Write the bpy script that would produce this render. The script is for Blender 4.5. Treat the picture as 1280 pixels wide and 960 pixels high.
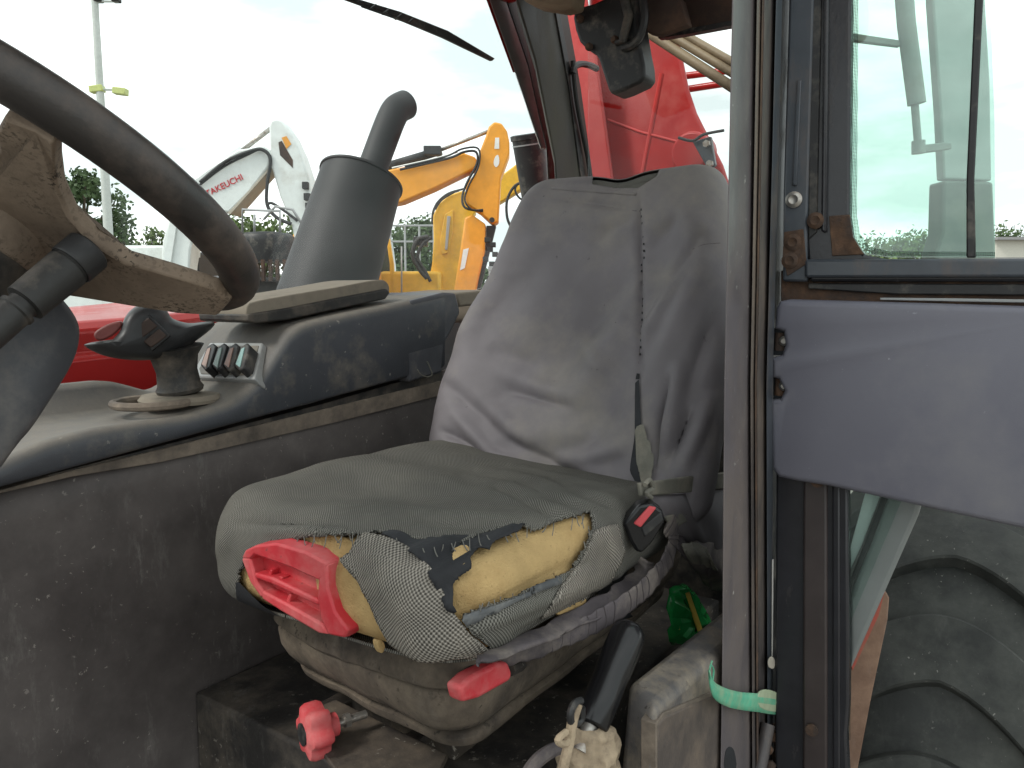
import bpy, bmesh, math, random
import numpy as np
from mathutils import Vector, Matrix, noise

for o in list(bpy.data.objects):
    bpy.data.objects.remove(o)
scene = bpy.context.scene
COL = scene.collection
random.seed(7)

# ------------------------------------------------------------------ camera
CAMZ, PITCH = 1.65, math.radians(6.5)
FPX, CX, CY = 960.0, 640.0, 480.0
cam = bpy.data.cameras.new('camera')
cam.sensor_width, cam.lens = 36.0, 27.0
cam.clip_start, cam.clip_end = 0.02, 3000
camo = bpy.data.objects.new('camera', cam)
COL.objects.link(camo)
camo.location = (0, 0, CAMZ)
camo.rotation_euler = (math.pi / 2 - PITCH, 0, 0)
scene.camera = camo

# ------------------------------------------------------------------ sky, sun, exposure
SUN_EL, SUN_AZ = math.radians(46), math.radians(-112)     # azimuth from +Y, clockwise
world = bpy.data.worlds.new('World')
scene.world = world
world.use_nodes = True
wt = world.node_tree
for n in list(wt.nodes):
    wt.nodes.remove(n)
wo = wt.nodes.new('ShaderNodeOutputWorld')
bg = wt.nodes.new('ShaderNodeBackground')
sky = wt.nodes.new('ShaderNodeTexSky')
sky.sky_type = 'NISHITA'
sky.sun_disc = False
sky.sun_elevation = SUN_EL
sky.sun_rotation = SUN_AZ
tc = wt.nodes.new('ShaderNodeTexCoord')
mp = wt.nodes.new('ShaderNodeMapping')
mp.inputs['Scale'].default_value = (1.6, 1.6, 5.5)
nz = wt.nodes.new('ShaderNodeTexNoise')
nz.inputs['Scale'].default_value = 1.7
nz.inputs['Detail'].default_value = 6
nz.inputs['Roughness'].default_value = 0.55
cr = wt.nodes.new('ShaderNodeValToRGB')
cr.color_ramp.elements[0].position = 0.40
cr.color_ramp.elements[0].color = (5.9, 6.7, 6.65, 1)
cr.color_ramp.elements[1].position = 0.62
cr.color_ramp.elements[1].color = (11.6, 12.0, 11.9, 1)
mx = wt.nodes.new('ShaderNodeMix')
mx.data_type = 'RGBA'
mx.inputs['Factor'].default_value = 0.94
wt.links.new(tc.outputs['Generated'], mp.inputs['Vector'])
wt.links.new(mp.outputs['Vector'], nz.inputs['Vector'])
wt.links.new(nz.outputs['Fac'], cr.inputs['Fac'])
wt.links.new(sky.outputs['Color'], mx.inputs['A'])
wt.links.new(cr.outputs['Color'], mx.inputs['B'])
wt.links.new(mx.outputs['Result'], bg.inputs['Color'])
bg.inputs['Strength'].default_value = 0.11
wt.links.new(bg.outputs['Background'], wo.inputs['Surface'])

sl = bpy.data.lights.new('sun', 'SUN')
sl.energy, sl.angle, sl.color = 1.5, math.radians(14), (1.0, 0.96, 0.9)
so = bpy.data.objects.new('sun', sl)
COL.objects.link(so)
sd = Vector((math.sin(SUN_AZ) * math.cos(SUN_EL), math.cos(SUN_AZ) * math.cos(SUN_EL), math.sin(SUN_EL)))
so.rotation_euler = (-sd).to_track_quat('-Z', 'Y').to_euler()
vs = scene.view_settings
vs.view_transform, vs.look, vs.exposure, vs.gamma = 'Standard', 'None', 0.60, 1.0
vs.use_curve_mapping = False
try:
    scene.cycles.max_bounces = 8
    scene.cycles.transparent_max_bounces = 16
except Exception:
    pass

# ------------------------------------------------------------------ the machine's own axes
# u runs to the rear of the machine, v to its right side, away from the open door
TH = math.radians(35)
R = Vector((math.sin(TH), math.cos(TH), 0))
S = Vector((-math.cos(TH), math.sin(TH), 0))
Z = Vector((0, 0, 1))
CP = Vector((0, 0, CAMZ))
FW = Vector((0, math.cos(PITCH), -math.sin(PITCH)))
UPV = Vector((0, math.sin(PITCH), math.cos(PITCH)))

def L(u, v, z):
    return R * u + S * v + Z * z

def ray(px, py):
    return FW + Vector((1, 0, 0)) * ((px - CX) / FPX) + UPV * ((CY - py) / FPX)

def at_plane(px, py, p0, n):
    d = ray(px, py)
    return CP + d * ((p0 - CP).dot(n) / d.dot(n))

def at_v(px, py, v):
    return at_plane(px, py, S * v, S)

def at_u(px, py, u):
    return at_plane(px, py, R * u, R)

def at_z(px, py, z):
    return at_plane(px, py, Z * z, Z)

def at_Y(px, py, y):
    return at_plane(px, py, Vector((0, y, 0)), Vector((0, 1, 0)))

def proj(p):
    q = p - CP
    d = q.dot(FW)
    return CX + FPX * q.x / d, CY - FPX * q.dot(UPV) / d

def loc(p):
    return p.dot(R), p.dot(S), p.z

# ------------------------------------------------------------------ object helpers
def tag(o, label=None, cat=None, group=None, kind=None):
    if label: o['label'] = label
    if cat: o['category'] = cat
    if group: o['group'] = group
    if kind: o['kind'] = kind
    return o

def root(name, label, cat, at, group=None):
    o = bpy.data.objects.new(name, None)
    o.empty_display_size = 0.2
    COL.objects.link(o)
    o.location = at
    return tag(o, label, cat, group)

ORG = {}
def put(name, me, mat, parent=None, smooth=40, bevel=0, seg=2, label=None):
    o = bpy.data.objects.new(name, me)
    COL.objects.link(o)
    if mat is not None:
        me.materials.append(mat)
    if smooth:
        me.polygons.foreach_set('use_smooth', [True] * len(me.polygons))
        if smooth < 180:
            me.set_sharp_from_angle(angle=math.radians(smooth))
    if parent is not None:
        o.parent = parent
        r = parent
        t = Vector(r.location)
        while r.parent is not None:
            r = r.parent
            t = t + Vector(r.location)
        if parent.parent is None:
            o.matrix_parent_inverse = Matrix.Translation(-Vector(parent.location))
        # a part's own matrix is the identity in world space, so its pieces need no inverse
    if bevel:
        b = o.modifiers.new('bevel', 'BEVEL')
        b.width, b.segments, b.limit_method, b.angle_limit = bevel, seg, 'ANGLE', math.radians(38)
        b.harden_normals = False
    if label:
        o['label'] = label
    return o

class MB:
    def __init__(s):
        s.v, s.f = [], []
    def add(s, vs_, fs_):
        b = len(s.v)
        s.v += [Vector(p) for p in vs_]
        s.f += [tuple(b + i for i in f) for f in fs_]
        return s
    def box(s, c, ax, h):
        """c centre, ax three unit axes, h half sizes"""
        vs_ = []
        for sx in (-1, 1):
            for sy in (-1, 1):
                for sz in (-1, 1):
                    vs_.append(c + ax[0] * (sx * h[0]) + ax[1] * (sy * h[1]) + ax[2] * (sz * h[2]))
        return s.add(vs_, [(0, 1, 3, 2), (4, 6, 7, 5), (0, 4, 5, 1), (2, 3, 7, 6), (0, 2, 6, 4), (1, 5, 7, 3)])
    def lbox(s, u0, u1, v0, v1, z0, z1):
        return s.box(L((u0 + u1) / 2, (v0 + v1) / 2, (z0 + z1) / 2), (R, S, Z), ((u1 - u0) / 2, (v1 - v0) / 2, (z1 - z0) / 2))
    def slab(s, pts, off):
        """polygon pts swept by off (a vector, or one vector per point)"""
        n = len(pts)
        offs = off if isinstance(off, list) else [off] * n
        vs_ = list(pts) + [p + q for p, q in zip(pts, offs)]
        fs_ = [tuple(range(n)), tuple(range(2 * n - 1, n - 1, -1))]
        for i in range(n):
            j = (i + 1) % n
            fs_.append((i, i + n, j + n, j))
        return s.add(vs_, fs_)
    def tube(s, path, rad, seg=12, caps=True, flat=None):
        """round tube along path; rad a number or list; flat=(axis, factor) squashes along an axis"""
        n = len(path)
        rr = rad if isinstance(rad, (list, tuple)) else [rad] * n
        b = len(s.v)
        t0 = (path[1] - path[0]).normalized()
        a = t0.orthogonal().normalized()
        for i, p in enumerate(path):
            t = (path[min(i + 1, n - 1)] - path[max(i - 1, 0)]).normalized()
            a = (a - t * a.dot(t)).normalized()
            c = t.cross(a)
            for k in range(seg):
                an = 2 * math.pi * k / seg
                q = a * (math.cos(an) * rr[i]) + c * (math.sin(an) * rr[i])
                if flat:
                    q = q - flat[0] * (q.dot(flat[0]) * (1 - flat[1]))
                s.v.append(p + q)
        for i in range(n - 1):
            for k in range(seg):
                k2 = (k + 1) % seg
                s.f.append((b + i * seg + k, b + i * seg + k2, b + (i + 1) * seg + k2, b + (i + 1) * seg + k))
        if caps:
            s.f.append(tuple(b + k for k in range(seg - 1, -1, -1)))
            s.f.append(tuple(b + (n - 1) * seg + k for k in range(seg)))
        return s
    def lathe(s, base, axis, prof, seg=32, caps=True):
        """prof: list of (distance along axis, radius)"""
        axis = axis.normalized()
        a = axis.orthogonal().normalized()
        c = axis.cross(a)
        b = len(s.v)
        for d, r in prof:
            for k in range(seg):
                an = 2 * math.pi * k / seg
                s.v.append(base + axis * d + a * (math.cos(an) * r) + c * (math.sin(an) * r))
        for i in range(len(prof) - 1):
            for k in range(seg):
                k2 = (k + 1) % seg
                s.f.append((b + i * seg + k, b + i * seg + k2, b + (i + 1) * seg + k2, b + (i + 1) * seg + k))
        if caps:
            s.f.append(tuple(b + k for k in range(seg - 1, -1, -1)))
            s.f.append(tuple(b + (len(prof) - 1) * seg + k for k in range(seg)))
        return s
    def grid(s, rows, close=False):
        b = len(s.v)
        m = len(rows[0])
        for r_ in rows:
            s.v += [Vector(p) for p in r_]
        for i in range(len(rows) - 1):
            for k in range(m if close else m - 1):
                k2 = (k + 1) % m
                s.f.append((b + i * m + k, b + i * m + k2, b + (i + 1) * m + k2, b + (i + 1) * m + k))
        return s
    def mesh(s, name, fix=True):
        me = bpy.data.meshes.new(name)
        me.from_pydata([tuple(p) for p in s.v], [], s.f)
        if fix:
            bm = bmesh.new()
            bm.from_mesh(me)
            bmesh.ops.recalc_face_normals(bm, faces=bm.faces)
            bm.to_mesh(me)
            bm.free()
        me.update()
        return me
    def build(s, name, mat, parent=None, **k):
        return put(name, s.mesh(name), mat, parent, **k)

def smooth_path(pts, n=8):
    """Catmull-Rom through 3D points"""
    out = []
    P = [pts[0]] + list(pts) + [pts[-1]]
    for i in range(1, len(P) - 2):
        for k in range(n):
            t = k / n
            a, b, c, d = P[i - 1], P[i], P[i + 1], P[i + 2]
            out.append(0.5 * ((2 * b) + (c - a) * t + (2 * a - 5 * b + 4 * c - d) * t * t + (3 * b - a - 3 * c + d) * t ** 3))
    out.append(P[-2])
    return out

def sm2(pts, n=6, closed=True):
    """Catmull-Rom through 2D pixel outline"""
    out = []
    m = len(pts)
    for i in range(m if closed else m - 1):
        g = lambda k: Vector(pts[(i + k) % m]) if closed else Vector(pts[min(max(i + k, 0), m - 1)])
        a, b, c, d = g(-1), g(0), g(1), g(2)
        for k in range(n):
            t = k / n
            out.append(0.5 * ((2 * b) + (c - a) * t + (2 * a - 5 * b + 4 * c - d) * t * t + (3 * b - a - 3 * c + d) * t ** 3))
    if not closed:
        out.append(Vector(pts[-1]))
    return [(p.x, p.y) for p in out]

# ------------------------------------------------------------------ materials
MATS = {}
def nd(t, kind, **inp):
    n = t.nodes.new(kind)
    for k, v in inp.items():
        n.inputs[k.replace('_', ' ')].default_value = v
    return n

def c4(c, k=1.0):
    return (min(c[0] * k, 1), min(c[1] * k, 1), min(c[2] * k, 1), 1)

def mixrgb(t, fac, a, b, mode='MIX'):
    m = t.nodes.new('ShaderNodeMix')
    m.data_type = 'RGBA'
    m.blend_type = mode
    for sock, val in (('Factor', fac), ('A', a), ('B', b)):
        if hasattr(val, 'is_output'):
            t.links.new(val, m.inputs[sock])
        else:
            m.inputs[sock].default_value = val
    return m.outputs['Result']

def ramp(t, src, p0, p1, c0=(0, 0, 0, 1), c1=(1, 1, 1, 1)):
    r_ = t.nodes.new('ShaderNodeValToRGB')
    r_.color_ramp.elements[0].position, r_.color_ramp.elements[1].position = p0, p1
    r_.color_ramp.elements[0].color, r_.color_ramp.elements[1].color = c0, c1
    t.links.new(src, r_.inputs['Fac'])
    return r_.outputs['Color']

def math_(t, op, a, b=None):
    m = t.nodes.new('ShaderNodeMath')
    m.operation = op
    for i, val in enumerate((a, b)):
        if val is None: continue
        if hasattr(val, 'is_output'):
            t.links.new(val, m.inputs[i])
        else:
            m.inputs[i].default_value = val
    return m.outputs[0]

def noise_(t, vec, scale, detail=5, rough=0.6, stretch=None):
    if stretch:
        mp_ = t.nodes.new('ShaderNodeMapping')
        mp_.inputs['Scale'].default_value = stretch
        t.links.new(vec, mp_.inputs['Vector'])
        vec = mp_.outputs['Vector']
    n = nd(t, 'ShaderNodeTexNoise', Scale=scale, Detail=detail, Roughness=rough)
    t.links.new(vec, n.inputs['Vector'])
    return n.outputs['Fac']

def mat(name, base, rough=0.6, metal=0.0, var=0.18, vscale=14, dust=None, damt=0.5, dscale=7, dstretch=None,
        up=0.0, spots=None, samt=0.5, sscale=120, scratch=0.0, bump=0.15, bscale=160, spec=0.4, coat=0.0, weave=None):
    """paint, plastic, metal or cloth: base colour with uneven wear, dust or rust patches, specks and fine relief"""
    if name in MATS:
        return MATS[name]
    m = bpy.data.materials.new(name)
    MATS[name] = m
    m.use_nodes = True
    t = m.node_tree
    b = t.nodes['Principled BSDF']
    tc_ = t.nodes.new('ShaderNodeTexCoord')
    vec = tc_.outputs['Object']
    col = mixrgb(t, ramp(t, noise_(t, vec, vscale), 0.3, 0.7), c4(base, 1 - var), c4(base, 1 + var))
    rgh = rough
    height = noise_(t, vec, bscale, 4, 0.6)
    if dust:
        f = ramp(t, noise_(t, vec, dscale, 9, 0.68, dstretch), 0.62 - damt * 0.4, 0.80 - damt * 0.25)
        if up:
            g = t.nodes.new('ShaderNodeNewGeometry')
            sx = t.nodes.new('ShaderNodeSeparateXYZ')
            t.links.new(g.outputs['Normal'], sx.inputs[0])
            upf = ramp(t, sx.outputs['Z'], 0.2, 0.85)
            f = math_(t, 'MAXIMUM', f, math_(t, 'MULTIPLY', upf, up))
        f2 = math_(t, 'MULTIPLY', f, ramp(t, noise_(t, vec, dscale * 9, 5, 0.7), 0.25, 0.7))
        f3 = math_(t, 'MULTIPLY', math_(t, 'ADD', f, f2), 0.5)
        col = mixrgb(t, f3, col, c4(dust))
        rgh = math_(t, 'MINIMUM', math_(t, 'ADD', math_(t, 'MULTIPLY', f3, 0.45), rough), 1.0)
    if spots:
        f = ramp(t, noise_(t, vec, sscale, 4, 0.65), 0.80 - samt * 0.2, 0.83 - samt * 0.2)
        msk = ramp(t, noise_(t, vec, sscale * 0.07, 3, 0.6), 0.42, 0.62)
        f = math_(t, 'MULTIPLY', f, msk)
        col = mixrgb(t, math_(t, 'MULTIPLY', f, 0.8), col, c4(spots))
    if scratch:
        f1 = ramp(t, noise_(t, vec, 16, 6, 0.6, (1, 1, .10)), 0.60, 0.68)
        f2_ = ramp(t, noise_(t, vec, 9, 9, 0.8, (1.6, 1.6, .5)), 0.56, 0.74)
        f = math_(t, 'MULTIPLY', math_(t, 'MULTIPLY', f2_, math_(t, 'ADD', math_(t, 'MULTIPLY', f1, .7), .3)), scratch)
        col = mixrgb(t, f, col, c4((0.42, 0.40, 0.37)))
    if weave:
        cell, ca, cb, depth = weave
        uv = tc_.outputs['UV']
        sx = t.nodes.new('ShaderNodeSeparateXYZ')
        wob = nd(t, 'ShaderNodeTexNoise', Scale=9.0, Detail=2.0)
        t.links.new(uv, wob.inputs['Vector'])
        ad = t.nodes.new('ShaderNodeVectorMath'); ad.operation = 'SCALE'
        ad.inputs['Scale'].default_value = cell * 5
        t.links.new(wob.outputs['Color'], ad.inputs[0])
        ad2 = t.nodes.new('ShaderNodeVectorMath'); ad2.operation = 'ADD'
        t.links.new(uv, ad2.inputs[0]); t.links.new(ad.outputs[0], ad2.inputs[1])
        t.links.new(ad2.outputs[0], sx.inputs[0])
        k = 2 * math.pi / cell
        a1 = math_(t, 'SINE', math_(t, 'MULTIPLY', sx.outputs['X'], k))
        a2 = math_(t, 'SINE', math_(t, 'MULTIPLY', sx.outputs['Y'], k))
        pr = math_(t, 'ADD', math_(t, 'MULTIPLY', math_(t, 'MULTIPLY', a1, a2), 0.5), 0.5)
        wc = ramp(t, pr, 0.25, 0.75, c4(ca), c4(cb))
        col = mixrgb(t, 1.0, wc, mixrgb(t, 0.75, (1, 1, 1, 1), mixrgb(t, 1.0, col, c4((1 / max(base[0], .01) * .5, 1 / max(base[1], .01) * .5, 1 / max(base[2], .01) * .5)), 'MULTIPLY')), 'MULTIPLY') if False else mixrgb(t, depth, col, wc)
        height = math_(t, 'ADD', math_(t, 'MULTIPLY', height, 0.3), math_(t, 'MULTIPLY', pr, 1.0))
    if hasattr(col, 'is_output'):
        t.links.new(col, b.inputs['Base Color'])
    if hasattr(rgh, 'is_output'):
        t.links.new(rgh, b.inputs['Roughness'])
    else:
        b.inputs['Roughness'].default_value = rgh
    b.inputs['Metallic'].default_value = metal
    b.inputs['Specular IOR Level'].default_value = spec
    b.inputs['Coat Weight'].default_value = coat
    if bump:
        bp = nd(t, 'ShaderNodeBump', Strength=bump, Distance=0.002)
        t.links.new(height, bp.inputs['Height'])
        t.links.new(bp.outputs['Normal'], b.inputs['Normal'])
    return m

def glass(name, tint=(0.93, 0.97, 0.95), refl=0.06, haze=0.0, hazecol=(0.7, 0.75, 0.74)):
    m = bpy.data.materials.new(name)
    m.use_nodes = True
    t = m.node_tree
    t.nodes.remove(t.nodes['Principled BSDF'])
    out = t.nodes['Material Output']
    tr = nd(t, 'ShaderNodeBsdfTransparent', Color=c4(tint))
    gl = nd(t, 'ShaderNodeBsdfGlossy', Roughness=0.02)
    lw = nd(t, 'ShaderNodeLayerWeight', Blend=0.5)
    fr = math_(t, 'ADD', math_(t, 'MULTIPLY', math_(t, 'POWER', lw.outputs['Facing'], 5.0), 0.7), refl)
    m1 = t.nodes.new('ShaderNodeMixShader')
    t.links.new(fr, m1.inputs[0])
    t.links.new(tr.outputs[0], m1.inputs[1]); t.links.new(gl.outputs[0], m1.inputs[2])
    sh = m1.outputs[0]
    if haze:
        df = nd(t, 'ShaderNodeBsdfDiffuse', Color=c4(hazecol))
        tc_ = t.nodes.new('ShaderNodeTexCoord')
        f = math_(t, 'MULTIPLY', ramp(t, noise_(t, tc_.outputs['Object'], 9, 8, 0.7), 0.3, 0.8), haze)
        m2 = t.nodes.new('ShaderNodeMixShader')
        t.links.new(f, m2.inputs[0]); t.links.new(sh, m2.inputs[1]); t.links.new(df.outputs[0], m2.inputs[2])
        sh = m2.outputs[0]
    t.links.new(sh, out.inputs['Surface'])
    return m

DUST = (0.30, 0.25, 0.185)
RUST = (0.20, 0.085, 0.04)
M_wall = mat('wall_plastic', (0.044, 0.037, 0.036), 0.46, dust=(0.158, 0.138, 0.130), damt=0.76, dscale=1.6, spots=(0.30, 0.27, 0.245), samt=0.76, sscale=100, scratch=0.8, bump=0.12)
M_ledge = mat('ledge_dusty', (0.085, 0.07, 0.058), 0.7, dust=(0.26, 0.21, 0.165), damt=0.75, dscale=12, bump=0.25)
M_cons = mat('console_plastic', (0.068, 0.072, 0.082), 0.46, var=0.10, dust=(0.27, 0.235, 0.185), damt=0.12, dscale=5, up=0.62, spots=(.3, .28, .25), samt=.7, sscale=70, scratch=0.12, bump=0.22, bscale=420)
M_blk = mat('black_plastic', (0.022, 0.022, 0.023), 0.45, dust=(0.2, 0.18, 0.15), damt=0.25, dscale=14, bump=0.15)
M_blk2 = mat('dusty_black', (0.027, 0.026, 0.025), 0.5, dust=(0.15, 0.125, 0.10), damt=0.40, dscale=16, bump=0.2)
M_rim = mat('wheel_rim', (0.032, 0.028, 0.026), 0.40, dust=(0.14, 0.105, 0.085), damt=0.42, dscale=9, bump=0.12, bscale=300)
M_spoke = mat('wheel_spoke', (0.145, 0.108, 0.08), 0.6, var=.22, dust=(0.36, 0.28, 0.21), damt=0.72, dscale=4, spots=(0.028, 0.022, 0.018), samt=1.3, sscale=230, bump=0.25)
M_knit = mat('seat_knit', (0.082, 0.080, 0.071), 0.92, var=0.4, vscale=9, dust=(0.18, 0.168, 0.14), damt=0.45, dscale=8, bump=0.7, spec=0.15, weave=(0.0034, (0.022, 0.022, 0.020), (0.28, 0.27, 0.24), 0.68))
M_flap = mat('seat_weave', (0.15, 0.14, 0.12), 0.9, var=0.4, vscale=22, dust=(0.34, 0.30, 0.25), damt=0.45, dscale=20, bump=0.9, spec=0.15, weave=(0.0043, (0.028, 0.026, 0.023), (0.46, 0.42, 0.37), 0.62))
M_nylon = mat('backrest_nylon', (0.162, 0.149, 0.158), 0.62, var=0.16, vscale=5, dust=(0.31, 0.282, 0.24), damt=0.34, dscale=2.4, spots=(.05, .045, .045), samt=.6, sscale=60, scratch=.05, bump=0.18, bscale=600, spec=0.3)
M_nylon_d = mat('skirt_nylon', (0.080, 0.068, 0.073), 0.75, var=0.3, vscale=14, dust=(0.25, 0.215, 0.185), damt=0.40, dscale=12, spots=(.03, .026, .026), samt=.8, sscale=70, bump=0.35)
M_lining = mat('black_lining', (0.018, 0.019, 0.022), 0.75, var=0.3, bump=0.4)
M_foam = mat('yellow_foam', (0.50, 0.350, 0.165), 1.0, var=0.22, vscale=12, dust=(0.30, 0.185, 0.075), damt=0.48, dscale=7, spots=(0.12, 0.08, 0.045), samt=0.8, sscale=150, bump=1.0, bscale=330, spec=0.05)
M_redp = mat('red_plastic', (0.55, 0.034, 0.046), 0.45, var=0.12, dust=(0.58, 0.20, 0.19), damt=0.48, dscale=10, spots=(.2, .05, .05), samt=.7, sscale=80, bump=0.1)
M_bel = mat('dusty_bellows', (0.055, 0.043, 0.034), 0.85, var=0.35, dust=(0.19, 0.152, 0.112), damt=0.60, dscale=7, spots=(0.02, 0.016, 0.013), samt=0.95, sscale=80, scratch=.25, bump=0.4)
M_base = mat('seat_base_steel', (0.036, 0.030, 0.026), 0.7, dust=(0.14, 0.11, 0.08), damt=0.55, dscale=9, spots=(0.3, 0.27, 0.23), samt=0.8, sscale=80, scratch=.4, bump=0.4)
M_floor = mat('floor_rubber', (0.028, 0.025, 0.023), 0.7, dust=(0.14, 0.115, 0.09), damt=0.50, dscale=7, spots=(0.28, 0.25, 0.21), samt=0.9, sscale=80, scratch=.5, bump=0.4)
M_pill = mat('pillar_paint', (0.128, 0.113, 0.118), 0.30, var=0.14, dust=(0.19, 0.152, 0.13), damt=0.40, dscale=5, dstretch=(1, 1, .35), spots=(0.46, 0.44, 0.41), samt=0.7, sscale=80, scratch=.22, bump=0.08)
M_chan = mat('channel_dark', (0.068, 0.060, 0.060), 0.42, dust=(0.2, 0.155, 0.12), damt=0.42, dscale=10, dstretch=(1, 1, .25), scratch=0.3, bump=0.12)
M_rust = mat('rust', (0.105, 0.058, 0.034), 0.9, var=0.45, vscale=40, dust=(0.045, 0.038, 0.036), damt=0.75, dscale=22, bump=0.7)
M_steel_b = mat('blue_black_steel', (0.058, 0.066, 0.078), 0.28, var=.15, dust=(0.15, 0.11, 0.085), damt=0.26, dscale=10, dstretch=(1, 1, .4), spots=(0.42, 0.38, 0.33), samt=0.35, sscale=70, bump=0.1)
M_dstile = mat('door_stile', (0.024, 0.024, 0.028), 0.24, var=.2, dust=(0.085, 0.07, 0.062), damt=0.12, dscale=8, dstretch=(1, 1, .3), spots=(0.36, 0.33, 0.3), samt=0.42, sscale=75, bump=0.1)
M_dpanel = mat('door_panel', (0.142, 0.140, 0.170), 0.36, var=0.06, vscale=4, dust=(0.20, 0.193, 0.205), damt=0.25, dscale=4, spots=(0.40, 0.40, 0.43), samt=0.5, sscale=90, scratch=.2, bump=0.10, bscale=700)
M_red = mat('red_paint', (0.42, 0.020, 0.018), 0.30, var=0.08, dust=(0.45, 0.08, 0.065), damt=0.3, dscale=3.5, bump=0.03, coat=0.1)
M_exh = mat('exhaust_black', (0.027, 0.027, 0.028), 0.6, var=0.35, vscale=5, scratch=.10, bump=0)
M_pipe = mat('tan_pipe', (0.30, 0.235, 0.15), 0.5, var=0.2, dust=(0.12, 0.09, 0.065), damt=0.4, bump=0.2)
M_liner = mat('roof_liner', (0.20, 0.15, 0.10), 0.9, var=0.25, dust=(0.08, 0.06, 0.045), damt=0.4, bump=0.4)
M_dbrown = mat('dark_brown', (0.045, 0.028, 0.022), 0.7, dust=(0.13, 0.075, 0.05), damt=0.4, bump=0.2)
M_rpill = mat('rear_pillar', (0.036, 0.034, 0.029), 0.55, var=0.15, dust=(0.085, 0.08, 0.062), damt=0.4, dscale=6, dstretch=(1, 1, .4), bump=0.15)
M_greyal = mat('grey_frame', (0.33, 0.34, 0.34), 0.35, var=0.1, dust=(0.22, 0.2, 0.17), damt=0.3, bump=0.06)
M_arm = mat('armrest_dusty', (0.24, 0.205, 0.16), 0.85, var=0.15, dust=(0.13, 0.115, 0.10), damt=0.35, dscale=14, bump=0.25)
M_mud = mat('dry_mud', (0.37, 0.29, 0.20), 1.0, var=0.25, vscale=30, dust=(0.14, 0.105, 0.075), damt=0.4, dscale=35, bump=1.0, bscale=90)
M_sill = mat('sill_muddy', (0.105, 0.098, 0.096), 0.4, var=0.2, dust=(0.36, 0.295, 0.215), damt=0.50, dscale=13, spots=(0.04, 0.034, 0.03), samt=0.95, sscale=60, scratch=.4, bump=0.5)
M_sillp = mat('sill_panel', (0.085, 0.07, 0.062), 0.6, dust=(0.2, 0.15, 0.11), damt=0.45, spots=(0.36, 0.33, 0.29), samt=0.42, sscale=65, bump=0.25)
M_grip = mat('gloss_black', (0.009, 0.009, 0.010), 0.26, var=0.1, bump=0.03)
M_strap = mat('green_strap', (0.10, 0.43, 0.27), 0.75, var=0.2, dust=(0.34, 0.42, 0.27), damt=0.45, dscale=30, bump=0.5, bscale=500)
M_tyre = mat('tyre_rubber', (0.024, 0.026, 0.024), 0.6, var=0.25, dust=(0.115, 0.118, 0.106), damt=0.55, dscale=4, spots=(0.30, 0.29, 0.26), samt=0.72, sscale=110, scratch=.3, bump=0.5, bscale=60)
M_pack = mat('green_foil', (0.015, 0.22, 0.05), 0.22, var=0.3, vscale=30, spots=(0.55, 0.42, 0.08), samt=0.5, sscale=26, bump=0.1)
M_chrome = mat('worn_steel', (0.40, 0.38, 0.35), 0.38, metal=0.8, dust=(0.2, 0.13, 0.08), damt=0.4, dscale=40, bump=0.2)
M_strapg = mat('belt_webbing', (0.155, 0.15, 0.125), 0.85, var=0.2, dust=(0.3, 0.27, 0.22), damt=0.35, dscale=18, bump=0.5, bscale=600)
M_tubeg = mat('grey_tube', (0.20, 0.215, 0.21), 0.30, var=0.08, dust=(0.25, 0.23, 0.2), damt=0.2, bump=0.05)
M_whitep = mat('white_paint', (0.70, 0.74, 0.72), 0.4, var=0.05, dust=(0.42, 0.40, 0.35), damt=0.25, dscale=2, bump=0.03)
M_tan = mat('tan_underside', (0.42, 0.38, 0.31), 0.6, var=0.1, bump=0.05)
M_orange = mat('orange_paint', (0.78, 0.33, 0.03), 0.4, var=0.08, dust=(0.6, 0.3, 0.08), damt=0.3, dscale=2, bump=0.03)
M_yellow = mat('yellow_paint', (0.74, 0.43, 0.035), 0.4, var=0.1, dust=(0.5, 0.31, 0.08), damt=0.3, dscale=2, bump=0.03)
M_ored = mat('orange_red_paint', (0.70, 0.11, 0.03), 0.4, var=0.1, bump=0.03)
M_hose = mat('hose', (0.03, 0.03, 0.03), 0.6, var=0.1, bump=0.1)
M_txt = mat('red_lettering', (0.55, 0.02, 0.03), 0.5, var=0.05, bump=0)
M_decal = mat('pale_decal', (0.75, 0.76, 0.72), 0.5, var=0.08, bump=0)
M_dglass = mat('dark_cab_glass', (0.05, 0.075, 0.07), 0.08, var=0.1, bump=0, spec=0.6)
M_bark = mat('bark', (0.09, 0.07, 0.05), 0.95, bump=0.5)
M_leaf = mat('leaves', (0.050, 0.085, 0.028), 0.75, var=0.45, vscale=0.9, bump=0)
M_leaf2 = mat('leaves_light', (0.085, 0.125, 0.035), 0.75, var=0.45, vscale=0.9, bump=0)
M_ground = mat('yard_gravel', (0.20, 0.185, 0.165), 0.95, var=0.25, vscale=0.7, dust=(0.28, 0.255, 0.22), damt=0.5, dscale=0.4, spots=(0.1, 0.09, 0.08), samt=0.5, sscale=30, bump=0.6, bscale=25)
M_concrete = mat('concrete_pole', (0.52, 0.55, 0.52), 0.7, var=0.08, bump=0.05)
M_lamp = mat('lamp_yellow', (0.50, 0.55, 0.20), 0.5, var=0.1, bump=0)
M_wallb = mat('shed_wall', (0.55, 0.54, 0.47), 0.7, var=0.06, bump=0.05)
M_roofb = mat('shed_roof', (0.25, 0.25, 0.25), 0.7, var=0.06, bump=0.05)
G_side = glass('side_glass', (0.98, 0.99, 0.985), 0.012, haze=0.003)
G_rear = glass('rear_glass', (0.94, 0.95, 0.94), 0.015, haze=0.006)
G_door = glass('door_glass', (0.77, 0.92, 0.85), 0.09, haze=0.05)
G_low = glass('lower_door_glass', (0.86, 0.92, 0.90), 0.05, haze=0.06)

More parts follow.
